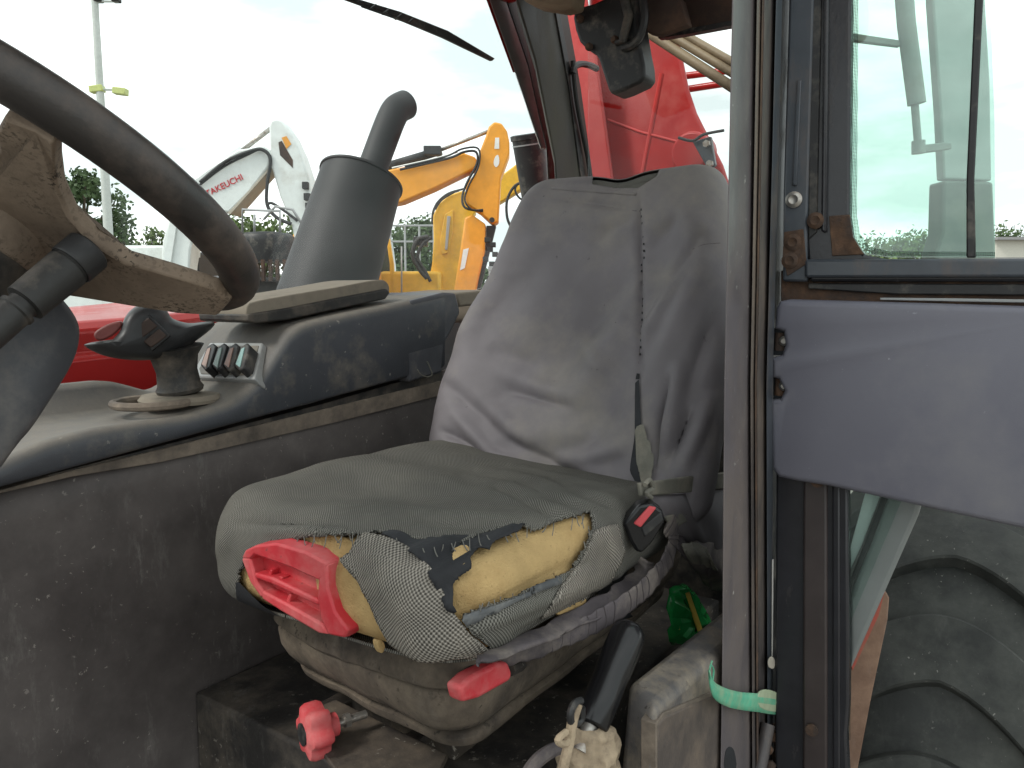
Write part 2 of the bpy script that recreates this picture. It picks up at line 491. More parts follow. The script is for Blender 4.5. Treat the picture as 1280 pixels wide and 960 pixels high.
def frit_mat():
    m = bpy.data.materials.new('frit_dots')
    m.use_nodes = True
    t = m.node_tree
    b = t.nodes['Principled BSDF']
    b.inputs['Base Color'].default_value = (0.02, 0.02, 0.022, 1)
    b.inputs['Roughness'].default_value = 0.3
    uv = t.nodes.new('ShaderNodeTexCoord').outputs['UV']
    sx = t.nodes.new('ShaderNodeSeparateXYZ')
    t.links.new(uv, sx.inputs[0])
    k = 2 * math.pi / 0.0042
    a1 = math_(t, 'SINE', math_(t, 'MULTIPLY', math_(t, 'ADD', sx.outputs['X'], sx.outputs['Y']), k))
    a2 = math_(t, 'SINE', math_(t, 'MULTIPLY', math_(t, 'SUBTRACT', sx.outputs['X'], sx.outputs['Y']), k))
    pr = math_(t, 'MULTIPLY', a1, a2)
    f = ramp(t, math_(t, 'ADD', math_(t, 'MULTIPLY', pr, 0.5), 0.5), 0.5, 0.6)
    tr = nd(t, 'ShaderNodeBsdfTransparent', Color=(0.85, 0.93, 0.89, 1))
    mxs = t.nodes.new('ShaderNodeMixShader')
    t.links.new(f, mxs.inputs[0]); t.links.new(tr.outputs[0], mxs.inputs[1]); t.links.new(b.outputs[0], mxs.inputs[2])
    t.links.new(mxs.outputs[0], t.nodes['Material Output'].inputs['Surface'])
    return m
M_frit = frit_mat()

# ================================================================== the ground
g = MB()
g.add([(-900, -900, 0), (900, -900, 0), (900, 900, 0), (-900, 900, 0)], [(0, 1, 2, 3)])
tag(g.build('ground', M_ground, smooth=0), kind='structure')

# ================================================================== the telehandler
tele = root('telehandler', 'red telehandler with its cab door open, worn grey seat inside', 'telehandler', L(1.0, 0.9, 0))

# ---- floor, walls, roof of the cab
MB().lbox(-0.45, 1.95, 0.36, 1.42, 0.74, 0.80).build('cab_floor', M_floor, tele, bevel=0.004)
MB().lbox(0.70, 1.60, 0.56, 1.145, 0.801, 0.985).build('seat_plinth', M_floor, tele, bevel=0.006)

def wall_y(x):          # lower edge of the console in the photograph
    return 612 - 0.2725 * x
xs = [-160, -80, 0, 100, 200, 300, 400, 500, 590, 640]
top = [at_v(x, wall_y(x) + 4, 1.15) for x in xs]
w = MB()
rows = []
nn = 40
for k in range(13):
    row = []
    for i in range(nn + 1):
        f = i / nn * (len(top) - 1)
        a = min(int(f), len(top) - 2)
        p = top[a].lerp(top[a + 1], f - a)
        zz = 0.80 + (p.z - 0.80) * k / 12
        bul = 0.006 * noise.noise(Vector((p.x * 3, p.y * 3, zz * 4)))
        row.append(Vector((p.x, p.y, zz)) + S * bul)
    rows.append(row)
w.grid(rows)
o = w.build('side_wall', M_wall, tele, smooth=180)
sol = o.modifiers.new('thick', 'SOLIDIFY'); sol.thickness = 0.02; sol.offset = 1
# ledge strip between wall and console
pts = [(-40, 624), (90, 588), (200, 562), (300, 537), (420, 508), (552, 476), (552, 494), (420, 528), (300, 556), (200, 578), (90, 596), (-40, 626)]
MB().slab([at_v(x, y, 1.143) for x, y in pts], S * 0.02).build('wall_ledge', M_ledge, tele, bevel=0.003)
MB().slab([at_v(x, y, 1.146) for x, y in [(60, 594), (250, 545), (400, 506), (553, 462), (553, 480), (400, 514), (250, 552), (60, 598)]], S * 0.03).build('seam_gap', M_blk2, tele, smooth=0)
# rear bulkhead and shelf
MB().lbox(1.72, 1.76, 0.40, 1.40, 0.80, 1.56).build('rear_bulkhead', M_blk2, tele, bevel=0.004)
MB().lbox(1.60, 1.95, 0.42, 1.42, 1.58, 1.635).build('rear_shelf', M_arm, tele, bevel=0.012)
MB().lbox(-0.45, 1.97, 0.34, 1.40, 2.51, 2.63).build('cab_roof', M_red, tele, bevel=0.03, seg=3)
rl = MB()
rl.slab([at_u(x, y, 1.70) for x, y in [(640, -40), (652, 0), (668, 7), (700, 12), (716, 8), (722, -40)]], R * 0.06)
rl.build('roof_lining', M_liner, tele, bevel=0.01)
MB().lbox(-0.40, 1.70, 0.40, 1.36, 2.485, 2.509).build('roof_underside', M_liner, tele, bevel=0.01)

# ---- console along the far wall
cx_ = [-160, -80, 0, 60, 120, 180, 240, 290, 318, 336, 350, 362, 376, 400, 440, 480, 520, 556]
ct_ = [640, 608, 578, 552, 536, 528, 519, 503, 484, 460, 437, 418, 407, 400, 391, 383, 374, 366]
VI = 1.12
us, zb, zt = [], [], []
for x, y in zip(cx_, ct_):
    a, b = at_v(x, wall_y(x), VI), at_v(x, y, VI)
    us.append(b.dot(R)); zt.append(b.z)
    zb.append(a.z)
UU = np.linspace(us[0], us[-1], 110)
ZT = np.interp(UU, us, zt); ZB = np.interp(UU, us, zb)
ker = np.array([1, 2, 3, 2, 1]) / 9.0
ZT = np.convolve(np.pad(ZT, 2, mode='edge'), ker, 'valid')
ur = us[8]                                  # where the ramp begins
rows = []
for u, t_, b_ in zip(UU, ZT, ZB):
    k = min(max((ur - 0.03 - u) / 0.12, 0), 1)
    k = k * k * (3 - 2 * k)                 # 1 in the tray, 0 on the armrest block
    k2 = min(max((u - us[11]) / 0.1, 0), 1)
    fl = t_ - 0.006 * k
    r_ = [(1.150, b_ + 0.0), (1.128, b_ + 0.002), (1.122, b_ + 0.008), (1.119, t_ - 0.020), (1.121, t_ - 0.010), (1.127, t_ - 0.003), (1.136, t_),
          (1.15, t_ - 0.002 * k), (1.20, fl), (1.29, fl), (1.315, fl + 0.008 * k), (1.332, fl + 0.040 * k), (1.343, fl + 0.050 * k),
          (1.385, fl + 0.048 * k), (1.395, fl + 0.038 * k - 0.01), (1.398, b_)]
    rows.append([L(u, v, z) for v, z in r_])
cm = MB().grid(rows)
m_ = len(rows[0])
cm.f.append(tuple(range(m_)))
cm.f.append(tuple(len(cm.v) - m_ + i for i in range(m_ - 1, -1, -1)))
console = cm.build('side_console', M_cons, tele, smooth=50)
# the chamfered end block of the console
e0 = [at_v(x, y, 1.121) for x, y in [(514, 376), (556, 365.5), (570, 366), (576, 390), (566, 412), (556, 430), (553, 466), (512, 478), (507, 430)]]
MB().slab(e0, S * 0.27).build('console_end', mat('console_end_plastic', (0.07, 0.072, 0.082), 0.45, dust=(0.2, 0.18, 0.15), damt=0.2, bump=0.2, bscale=420), console, bevel=0.006)
# recessed finger notch and screw
# armrest pad standing above the console
ap = sm2([(309, 384), (318, 377), (360, 369), (420, 359), (470, 350), (484, 353), (487, 364), (480, 371), (420, 384), (360, 397), (318, 401), (309, 398)], 4)
arm = MB().slab([at_v(x, y, 1.17) for x, y in ap], S * 0.14).build('armrest_pad', M_arm, tele, bevel=0.008, seg=3)
ap2 = [(310, 393), (360, 385), (420, 373), (484, 361), (488, 366), (482, 374), (420, 387), (360, 400), (320, 404), (311, 402)]
MB().slab([at_v(x, y, 1.162) for x, y in ap2], S * 0.15).build('armrest_trim', M_blk2, arm, bevel=0.003)
MB().slab([at_v(x, y, 1.20) for x, y in [(374, 392), (392, 388), (398, 412), (372, 414)]], S * 0.08).build('armrest_post', M_blk, arm, bevel=0.003)
# low rear lip of the console by the seat
MB().slab([at_v(x, y, 1.15) for x, y in [(570, 366), (612, 362), (612, 380), (574, 384)]], S * 0.2).build('rear_lip', M_arm, console, bevel=0.006)
# stray wire loop at the seam
MB().tube(smooth_path([at_v(x, y, 1.112) for x, y in [(522, 462), (526, 468), (534, 471), (540, 468), (537, 458), (534, 452)]], 5), 0.0013, 6).build('loose_wire', M_strapg, console)

# rocker switch plate on the ramp
A, B = at_v(318, 484, VI), at_v(350, 437, VI)
rn = (B - A).cross(S).normalized()
if rn.dot(CP - A) < 0: rn = -rn
def at_ramp(px, py, off): return at_plane(px, py, A + rn * off, rn)
sp = MB().slab([at_ramp(x, y, 0.012) for x, y in [(243, 461), (262, 428), (328, 428), (318, 474), (247, 471)]], -rn * 0.03).build('switch_plate', M_greyal, console, bevel=0.003)
MB().slab([at_ramp(x, y, 0.0135) for x, y in [(249, 461), (265, 432), (323, 432), (314, 469), (251, 467)]], -rn * 0.004).build('switch_inset', mat('inset_grey', (0.16, 0.155, 0.145), 0.7, dust=DUST, damt=.4, bump=.2), sp, smooth=0)
lens = [(0.36, 0.24, 0.2), (0.3, 0.4, 0.36), (0.36, 0.22, 0.18), (0.24, 0.38, 0.36)]
for i in range(4):
    dx = 14.2 * i
    q = [(250 + dx, 456), (258 + dx, 433), (266 + dx, 428), (270 + dx, 432), (263 + dx, 458), (256 + dx, 463)]
    rk = MB().slab([at_ramp(x, y, 0.034) for x, y in q], -rn * 0.03).build('rocker_switch', M_blk, console, bevel=0.003)
    q2 = [(252 + dx, 455), (259 + dx, 436), (263 + dx, 434), (257 + dx, 459)]
    MB().slab([at_ramp(x, y, 0.0355) for x, y in q2], -rn * 0.003).build('switch_lens', mat('lens%d' % i, lens[i], 0.4, bump=0), console, smooth=0)

# ---- joystick
JV = 1.22
jb = at_v(226, 492, JV)
prof = [(0, 0.033), (0.01, 0.036), (0.03, 0.032), (0.055, 0.030), (0.075, 0.036), (0.085, 0.040)]
jt = at_v(216, 434, JV)
ax = (jt - jb)
h_ = ax.length
joy = MB().lathe(jb, ax, [(0, .030), (.004, .037), (h_ * .12, .039), (h_ * .2, .035), (h_ * .5, .033), (h_ * .8, .038), (h_, .050)], 28).build('joystick', M_blk2, tele)
hd = sm2([(105, 432), (116, 429), (134, 429), (149, 415), (156, 397), (168, 384), (188, 378), (206, 385), (216, 398), (238, 404), (264, 402), (267, 408), (248, 424), (222, 440), (195, 449), (162, 450), (128, 444)], 4)
fr_ = (CP - jt); fr_.z = 0; fr_.normalize()
hb = MB()
cen = at_v(190, 420, JV)
layers = []
for off, sc in ((0.040, .60), (0.034, .80), (0.022, .94), (0.0, 1.0), (-0.025, .97), (-0.040, .85), (-0.046, .6)):
    layers.append([cen + (at_v(x, y, JV) - cen) * sc + fr_ * off for x, y in hd])
hb.grid(layers, close=True)
hb.f.append(tuple(range(len(hd)))); hb.f.append(tuple(len(hb.v) - len(hd) + i for i in range(len(hd) - 1, -1, -1)))
hb.build('joystick_head', M_blk, joy, smooth=60)
def jf(x, y, off): return at_plane(x, y, cen + fr_ * off, fr_)
for q in ([(164, 413), (185, 397), (197, 408), (176, 424)], [(179, 427), (199, 411), (209, 420), (189, 435)]):
    MB().slab([jf(x, y, 0.048) for x, y in q], -fr_ * 0.02).build('thumb_button', M_dbrown, joy, bevel=0.002)
MB().slab([jf(x, y, 0.041) for x, y in [(158, 413), (186, 392), (214, 420), (190, 440)]], -fr_ * 0.02).build('button_plate', M_grip, joy, bevel=0.002)
MB().slab([jf(x, y, 0.035) for x, y in sm2([(117, 417), (133, 406), (150, 402), (152, 408), (140, 420), (124, 426)], 3)], -fr_ * 0.03).build('thumb_rocker', mat('faded_red', (0.17, 0.045, 0.04), 0.5, dust=DUST, damt=.3), joy, bevel=0.004)
jd = MB()
jd.lathe(jb - Z * 0.014, Z, [(0, .066), (.006, .068), (.013, .062), (.014, .030)], 36)
jd.build('gaiter', M_arm, joy)
jc = at_v(190, 503, JV - .01)
jr = MB()
ring = [jc + R * (0.058 * math.cos(a)) + S * (0.058 * math.sin(a)) for a in np.linspace(0, 2 * math.pi, 40)]
jr.tube(ring, 0.007, 8, caps=False)
jr.build('gaiter_ring', M_ledge, joy)

# ---- steering wheel, column, stalk
wu, wv, wz, wa, wb, wr = 0.323, 0.757, 1.761, 0.56, -0.154, 0.203
WN = ((R * math.cos(wb) + S * math.sin(wb)) * math.sin(wa) + Z * math.cos(wa)).normalized()
W1 = WN.cross(S).normalized(); W2 = WN.cross(W1)
WC = L(wu, wv, wz)
rim = [WC + W1 * (wr * math.cos(a)) + W2 * (wr * math.sin(a)) for a in np.linspace(0, 2 * math.pi, 97)]
sb = MB()
sb.tube(rim, 0.0185, 18, caps=False)
stw = sb.build('steering_wheel', M_rim, tele, smooth=180)
def at_w(px, py, off): return at_plane(px, py, WC - WN * off, WN)
sk = [(18, 128, .0), (55, 146, .0), (80, 160, .002), (79, 190, .004), (84, 222, .012), (98, 254, .020), (126, 284, .026), (166, 312, .026), (218, 330, .020), (278, 347, .008), (296, 362, .006),
      (280, 380, .016), (230, 377, .030), (170, 366, .044), (110, 356, .055), (60, 350, .062), (0, 338, .07), (-60, 330, .075), (-70, 220, .05), (-10, 222, .03), (6, 196, .014), (10, 170, .006), (8, 146, .002)]
MB().slab([at_w(x, y, f + 0.004) for x, y, f in sk], -WN * 0.014).build('spoke_plate', M_spoke, stw, bevel=0.003, seg=3)
MB().tube(smooth_path([at_w(x, y, f) for x, y, f in [(57, 156, -.001), (51, 185, .003), (50, 225, .010), (56, 270, .020), (66, 318, .035)]], 6), 0.0035, 8).build('spoke_rib', M_spoke, stw)
MB().lathe(WC - WN * 0.09, WN, [(0, .04), (.02, .055), (.05, .055), (.06, .05)], 32).build('hub', M_spoke, stw)
col_ = MB()
col_.tube([WC - WN * 0.08, WC - WN * 0.30, WC - WN * 0.55 - R * 0.1], [0.05, 0.07, 0.08], 20)
cw = col_.build('steering_column', M_blk2, tele)
cowl = sm2([(-60, 350), (0, 335), (45, 360), (72, 392), (77, 420), (66, 455), (35, 505), (0, 552), (-60, 600)], 5)
cc = at_v(-10, 440, 0.80)
cl = MB()
rows = []
for off, sc in ((0.06, .75), (0.045, .92), (0.02, 1.0), (-0.03, 1.0), (-0.06, .85)):
    rows.append([cc + (at_v(x, y, 0.80) - cc) * sc - S * off for x, y in cowl])
cl.grid(rows, close=True)
cl.f.append(tuple(range(len(cowl)))); cl.f.append(tuple(len(cl.v) - len(cowl) + i for i in range(len(cowl) - 1, -1, -1)))
cl.build('column_cowl', mat('cowl_grey', (0.06, 0.062, 0.07), 0.5, dust=(0.2, .18, .16), damt=.3, bump=.15), cw, smooth=60)
SV = 0.665
p0, p1 = at_v(-40, 438, SV), at_v(112, 312, SV)
d_ = (p1 - p0).normalized(); ln = (p1 - p0).length
stalk = MB().lathe(p0, d_, [(0, .014), (ln * .35, 0.0130), (ln * .36, 0.0144), (ln * .385, 0.0144), (ln * .39, 0.0117), (ln * .43, 0.0117), (ln * .44, 0.0161), (ln * .80, 0.0174), (ln * .81, 0.0164), (ln * .825, 0.0164)], 28).build('indicator_stalk', M_blk2, tele)
MB().lathe(p0, d_, [(ln * .825, 0.0178), (ln * .84, 0.0187), (ln * .985, 0.0187), (ln * 1.0, 0.0170), (ln * 1.004, 0.0122)], 28).build('stalk_cap', M_blk, stalk)

# ---- rear right pillar, side window, wiper, rear window
rp = MB().slab([at_v(x, y, 1.24) for x, y in [(640, -60), (700, -60), (706, 0), (726, 110), (742, 228), (744, 300), (698, 300), (693, 200), (668, 75), (645, 0)]], Vector((0.05, 0.998, 0)) * 0.10).build('rear_pillar', M_rpill, tele, bevel=0.012, seg=3)
MB().slab([at_v(x, y, 1.235) for x, y in [(690, -10), (697, 0), (718, 110), (733, 228), (727, 228), (712, 110)]], S * 0.02).build('pillar_bead', M_blk, rp, bevel=0.002)
MB().slab([at_v(x, y, 1.37) for x, y in [(622, -60), (636, -60), (646, 0), (672, 80), (692, 180), (700, 300), (689, 300), (683, 185), (660, 80), (633, 0)]], Vector((0.02, 1, 0)) * 0.03).build('window_seal', M_blk, rp, bevel=0.003)
MB().slab([at_v(x, y, 1.40) for x, y in [(595, -60), (622, -60), (636, 0), (662, 80), (684, 185), (676, 185), (644, 90), (612, 0)]], Vector((0.02, 1, 0)) * 0.03).build('outer_frame', M_greyal, rp, bevel=0.003)
MB().slab([at_v(x, y, 1.405) for x, y in [(592, -60), (595, -60), (612, 0), (644, 90), (641, 90), (608, 0)]], Vector((0.02, 1, 0)) * 0.004).build('red_edge', M_red, rp, smooth=0)
MB().tube(smooth_path([at_v(x, y, 1.225) for x, y in [(716, 76), (720, 120), (728, 165), (736, 205), (740, 250)]], 5), 0.007, 8).build('washer_hose', M_hose, rp)
MB().tube(smooth_path([at_v(x, y, 1.225) for x, y in [(716, 92), (718, 84), (726, 80), (738, 82), (746, 86)]], 5), 0.010, 8).build('hose_elbow', M_blk, rp)
MB().slab([at_v(x, y, 1.415) for x, y in [(-260, -80), (606, -80), (625, 0), (688, 200), (690, 330), (520, 388), (-260, 500)]], S * 0.005).build('side_window', G_side, tele, smooth=0)
WV = 1.45
wp = MB().slab([at_v(x, y, WV) for x, y in [(428, -3), (440, -4), (500, 14), (560, 38), (619, 73), (616, 76), (556, 47), (496, 22)]], S * 0.012).build('window_wiper', M_blk, tele, bevel=0.002)
wm = MB()
for a, b in (((452, 8), (520, 32)), ((470, 6), (462, 12)), ((486, 12), (478, 18)), ((502, 18), (494, 24)), ((516, 24), (510, 29))):
    wm.tube([at_v(*a, WV - .004), at_v(*b, WV - .004)], 0.0028, 6)
wm.build('wiper_frame', M_blk, wp)
MB().tube([at_v(430, -4, WV - .01), at_v(400, -20, WV - .01), at_v(330, -60, WV - .01)], 0.008, 8).build('wiper_arm', M_blk, wp)
MB().slab([at_u(x, y, 1.96) for x, y in [(735, -80), (960, -80), (960, 330), (735, 330)]], R * 0.005).build('rear_window', G_rear, tele, smooth=0)
MB().slab([at_u(x, y, 1.90) for x, y in [(812, -60), (960, -60), (960, 20), (916, 28), (868, 37), (822, 45), (816, 30)]], R * 0.05).build('rear_header', M_dbrown, tele, bevel=0.006)
MB().slab([at_u(x, y, 1.895) for x, y in [(822, 42), (868, 34), (918, 25), (918, 31), (868, 41), (823, 48)]], R * 0.02).build('header_seal', M_blk, tele, smooth=0)
# wiper motor housing
mo = MB().slab([at_u(x, y, 1.80) for x, y in sm2([(716, 22), (722, 10), (742, 4), (762, -6), (790, -20), (796, 30), (801, 62), (806, 96), (790, 108), (768, 117), (760, 112), (748, 74), (740, 66), (724, 52)], 2)], R * 0.07).build('wiper_motor', M_blk, tele, bevel=0.008, seg=3)
MB().tube([at_u(776, -20, 1.785), at_u(786, 20, 1.785), at_u(778, 52, 1.785), at_u(770, 54, 1.785)], [.011, .012, .011, .008], 12).build('motor_bracket', M_blk2, mo)
MB().tube(smooth_path([at_u(x, y, 1.79) for x, y in [(800, -20), (806, 20), (800, 45), (790, 56), (778, 60)]], 5), 0.010, 8).build('motor_cable', M_blk, mo)
for x, y in ((737, 59), (769, 50), (726, 24)):
    MB().lathe(at_u(x, y, 1.795), -R, [(0, .010), (.006, .010), (.012, .006)], 12).build('motor_screw', M_rust, mo)
MB().slab([at_u(x, y, 1.82) for x, y in [(798, -30), (830, -30), (852, 0), (860, 30), (822, 44), (808, 40)]], R * 0.03).build('motor_shield', M_dbrown, mo, bevel=0.004)

# ---- what the machine carries behind and beside the cab
M_redpale = mat('red_reflection', (0.54, 0.045, 0.04), 0.35, var=.1, bump=.03)  # paler red for the boom's painted reflection lines
bm_ = MB().slab([at_u(x, y, 2.55) for x, y in [(736, -40), (800, -40), (846, 30), (862, 110), (872, 140), (905, 205), (920, 250), (920, 300), (738, 300)]], Vector((0.16, 0.987, 0)) * 0.55).build('boom_tower', M_red, tele, bevel=0.02, seg=3)
MB().slab([at_u(x, y, 2.45) for x, y in [(690, -40), (728, -40), (745, 60), (768, 230), (768, 320), (744, 320), (726, 150), (712, 60)]], Vector((0.16, 0.987, 0)) * 0.08).build('boom_side_plate', M_red, bm_, bevel=0.012)
MB().tube([at_u(827, 92, 2.55), at_u(812, 170, 2.55), at_u(800, 232, 2.55)], 0.008, 8).build('reflection_line', M_redpale, bm_)  # thin pale tubes draw light reflected across the boom
MB().tube([at_u(760, 150, 2.55), at_u(800, 165, 2.55), at_u(850, 178, 2.55)], 0.005, 8).build('reflection_line', M_redpale, bm_)
MB().lathe(at_u(862, 190, 2.52), R, [(0, .07), (.08, .07)], 24).build('boom_pin', M_red, bm_, bevel=0.01)
bk = MB().slab([at_u(x, y, 2.47) for x, y in [(865, 177), (888, 170), (894, 206), (886, 214)]], R * 0.02).build('boom_bracket', M_steel_b, bm_, bevel=0.004)
for x, y in ((884, 180), (888, 205)):
    MB().lathe(at_u(x, y, 2.465), -R, [(0, .012), (.012, .012)], 6).build('bracket_bolt', M_chrome, bm_)
MB().tube(smooth_path([at_u(x, y, 2.46) for x, y in [(848, 172), (866, 176), (880, 168), (905, 163)]], 5), 0.005, 8).build('bracket_cable', M_hose, bm_)
for a, b, r_ in (((812, 42), (960, 138), .015), ((828, 38), (960, 118), .013), ((846, 38), (960, 103), .012)):
    MB().tube([at_u(*a, 2.30), at_u(*b, 2.26)], r_, 12).build('hydraulic_pipe', M_pipe, tele)
for a, b in (((848, 96), (960, 82)), ((856, 112), (960, 96))):
    MB().tube([at_u(*a, 3.1), at_u(*b, 3.1)], 0.014, 10).build('red_hydraulic_rod', M_red, tele)
# red bonnet on the right flank
bq = [(-240, 452), (-100, 424), (60, 405), (200, 394), (345, 378), (356, 430), (200, 470), (60, 500), (-240, 560)]
bt = [at_v(x, y, 1.62) for x, y in bq[:5]]
bn = MB()
rows = []
for p in bt:
    q = p.z
    rows.append([Vector((p.x, p.y, 0.75)), Vector((p.x, p.y, q - 0.075)) - S * 0.012, Vector((p.x, p.y, q - 0.068)), Vector((p.x, p.y, q - 0.02)), p + S * 0.02, p + S * 0.5 + Z * 0.01, p + S * 0.95 - Z * 0.02, Vector((p.x, p.y, 0.75)) + S * 1.0])
bn.grid(rows)
bn.f.append(tuple(range(8))); bn.f.append(tuple(len(bn.v) - 8 + i for i in range(7, -1, -1)))
bon = bn.build('engine_bonnet', M_red, tele, smooth=30, bevel=0.006)
# exhaust stack
EV = 1.78
eb, et = at_v(392, 420, EV), at_v(452, 224, EV + .02)
ea = et - eb; el = ea.length
r0 = 51 * (et - CP).dot(FW) / FPX
ex = MB().lathe(eb, ea, [(0, r0 * 1.12), (el * .6, r0 * 1.05), (el * .985, r0 * 1.0), (el * .988, r0 * 1.035), (el * 1.0, r0 * 1.035), (el * 1.004, r0 * .98), (el * .97, r0 * .93), (el * .90, r0 * .5)], 48).build('exhaust_stack', M_exh, tele, smooth=50)
pp = smooth_path([at_v(452, 250, EV), at_v(467, 207, EV), at_v(480, 172, EV), at_v(489, 149, EV), at_v(496, 137, EV), at_v(507, 131, EV)], 6)
pr_ = 18.5 * (et - CP).dot(FW) / FPX
eo = MB().tube(pp, pr_, 28)
eo.build('exhaust_pipe', M_exh, ex, smooth=60)
pc = MB()
pb, pt = at_v(672, 262, 2.0), at_v(660, 168, 2.0)
pr2 = 21 * (pt - CP).dot(FW) / FPX
pl = (pt - pb).length
pcl = pc.lathe(pb, pt - pb, [(0, pr2 * .85), (pl * .93, pr2 * 1.0), (pl * .94, pr2 * 1.08), (pl, pr2 * 1.08), (pl * 1.01, pr2 * .9)], 28).build('air_intake', M_blk, tele, smooth=50)
MB().tube([pb - Z * 0.45, pb], pr2 * 0.5, 16).build('intake_pipe', M_blk, pcl)
MB().lathe(pb + (pt - pb) * .86, pt - pb, [(0, pr2 * 1.03), (.006, pr2 * 1.03)], 28).build('intake_band', M_greyal, pcl)

# ================================================================== the driver's seat
def rbox(h, Rp, r, step):
    """dense closed rounded box: plan corner radius Rp, edge radius r; returns vertices, quads"""
    hx, hy, hz = h
    nx, ny, nz_ = max(2, int(2 * hx / step)), max(2, int(2 * hy / step)), max(2, int(2 * hz / step))
    idx, V, F = {}, [], []
    def vid(i, j, k):
        key = (i, j, k)
        if key not in idx:
            idx[key] = len(V)
            x, y, z = -hx + 2 * hx * i / nx, -hy + 2 * hy * j / ny, -hz + 2 * hz * k / nz_
            ix, iy = max(-hx + Rp, min(hx - Rp, x)), max(-hy + Rp, min(hy - Rp, y))
            dx, dy = x - ix, y - iy
            l_ = math.hypot(dx, dy)
            if l_ > 1e-9 and dx and dy:
                sc = max(abs(dx), abs(dy)) / l_
                dx, dy = dx * sc, dy * sc
                x, y = ix + dx, iy + dy
            l_ = math.hypot(dx, dy)
            if l_ > 1e-9:
                t, nxn, nyn = Rp - l_, dx / l_, dy / l_
            else:
                ax_, ay_ = hx - abs(x), hy - abs(y)
                if ax_ < ay_: t, nxn, nyn = ax_, math.copysign(1, x), 0
                else: t, nxn, nyn = ay_, 0, math.copysign(1, y)
            b = abs(z) - (hz - r)
            a = r - t
            if a > 0 and b > 0:
                sc = max(a, b) / math.hypot(a, b)
                x -= nxn * (a - a * sc); y -= nyn * (a - a * sc)
                z = math.copysign(hz - r + b * sc, z)
            V.append([x, y, z])
        return idx[key]
    for i in range(nx):
        for j in range(ny):
            for k in (0, nz_):
                q = (vid(i, j, k), vid(i + 1, j, k), vid(i + 1, j + 1, k), vid(i, j + 1, k))
                F.append(q if k else q[::-1])
    for i in range(nx):
        for k in range(nz_):
            for j in (0, ny):
                q = (vid(i, j, k), vid(i + 1, j, k), vid(i + 1, j, k + 1), vid(i, j, k + 1))
                F.append(q[::-1] if j else q)
    for j in range(ny):
        for k in range(nz_):
            for i in (0, nx):
                q = (vid(i, j, k), vid(i, j + 1, k), vid(i, j + 1, k + 1), vid(i, j, k + 1))
                F.append(q if i else q[::-1])
    return V, F

def normals(V, F):
    N = [Vector((0, 0, 0)) for _ in V]
    for f in F:
        n = (V[f[2]] - V[f[0]]).cross(V[f[3]] - V[f[1]]) if len(f) == 4 else (V[f[1]] - V[f[0]]).cross(V[f[2]] - V[f[0]])
        for i in f: N[i] += n
    return [n.normalized() if n.length > 0 else Vector((0, 0, 1)) for n in N]

def inpoly(x, y, P):
    c = False
    j = len(P) - 1
    for i in range(len(P)):
        xi, yi = P[i]; xj, yj = P[j]
        if (yi > y) != (yj > y) and x < (xj - xi) * (y - yi) / (yj - yi) + xi:
            c = not c
        j = i
    return c

def near_edge(x, y, P):
    best = (1e9, x, y)
    for i in range(len(P)):
        ax_, ay_ = P[i]; bx_, by_ = P[(i + 1) % len(P)]
        dx, dy = bx_ - ax_, by_ - ay_
        l2 = dx * dx + dy * dy
        t = 0 if l2 == 0 else max(0, min(1, ((x - ax_) * dx + (y - ay_) * dy) / l2))
        qx, qy = ax_ + dx * t, ay_ + dy * t
        d = math.hypot(qx - x, qy - y)
        if d < best[0]: best = (d, qx, qy)
    return best

def segd(x, y, s_):
    ax_, ay_, bx_, by_ = s_[:4]
    dx, dy = bx_ - ax_, by_ - ay_
    l2 = dx * dx + dy * dy
    t = ((x - ax_) * dx + (y - ay_) * dy) / l2
    tt = max(0, min(1, t))
    d = math.hypot(ax_ + dx * tt - x, ay_ + dy * tt - y)
    return d, tt

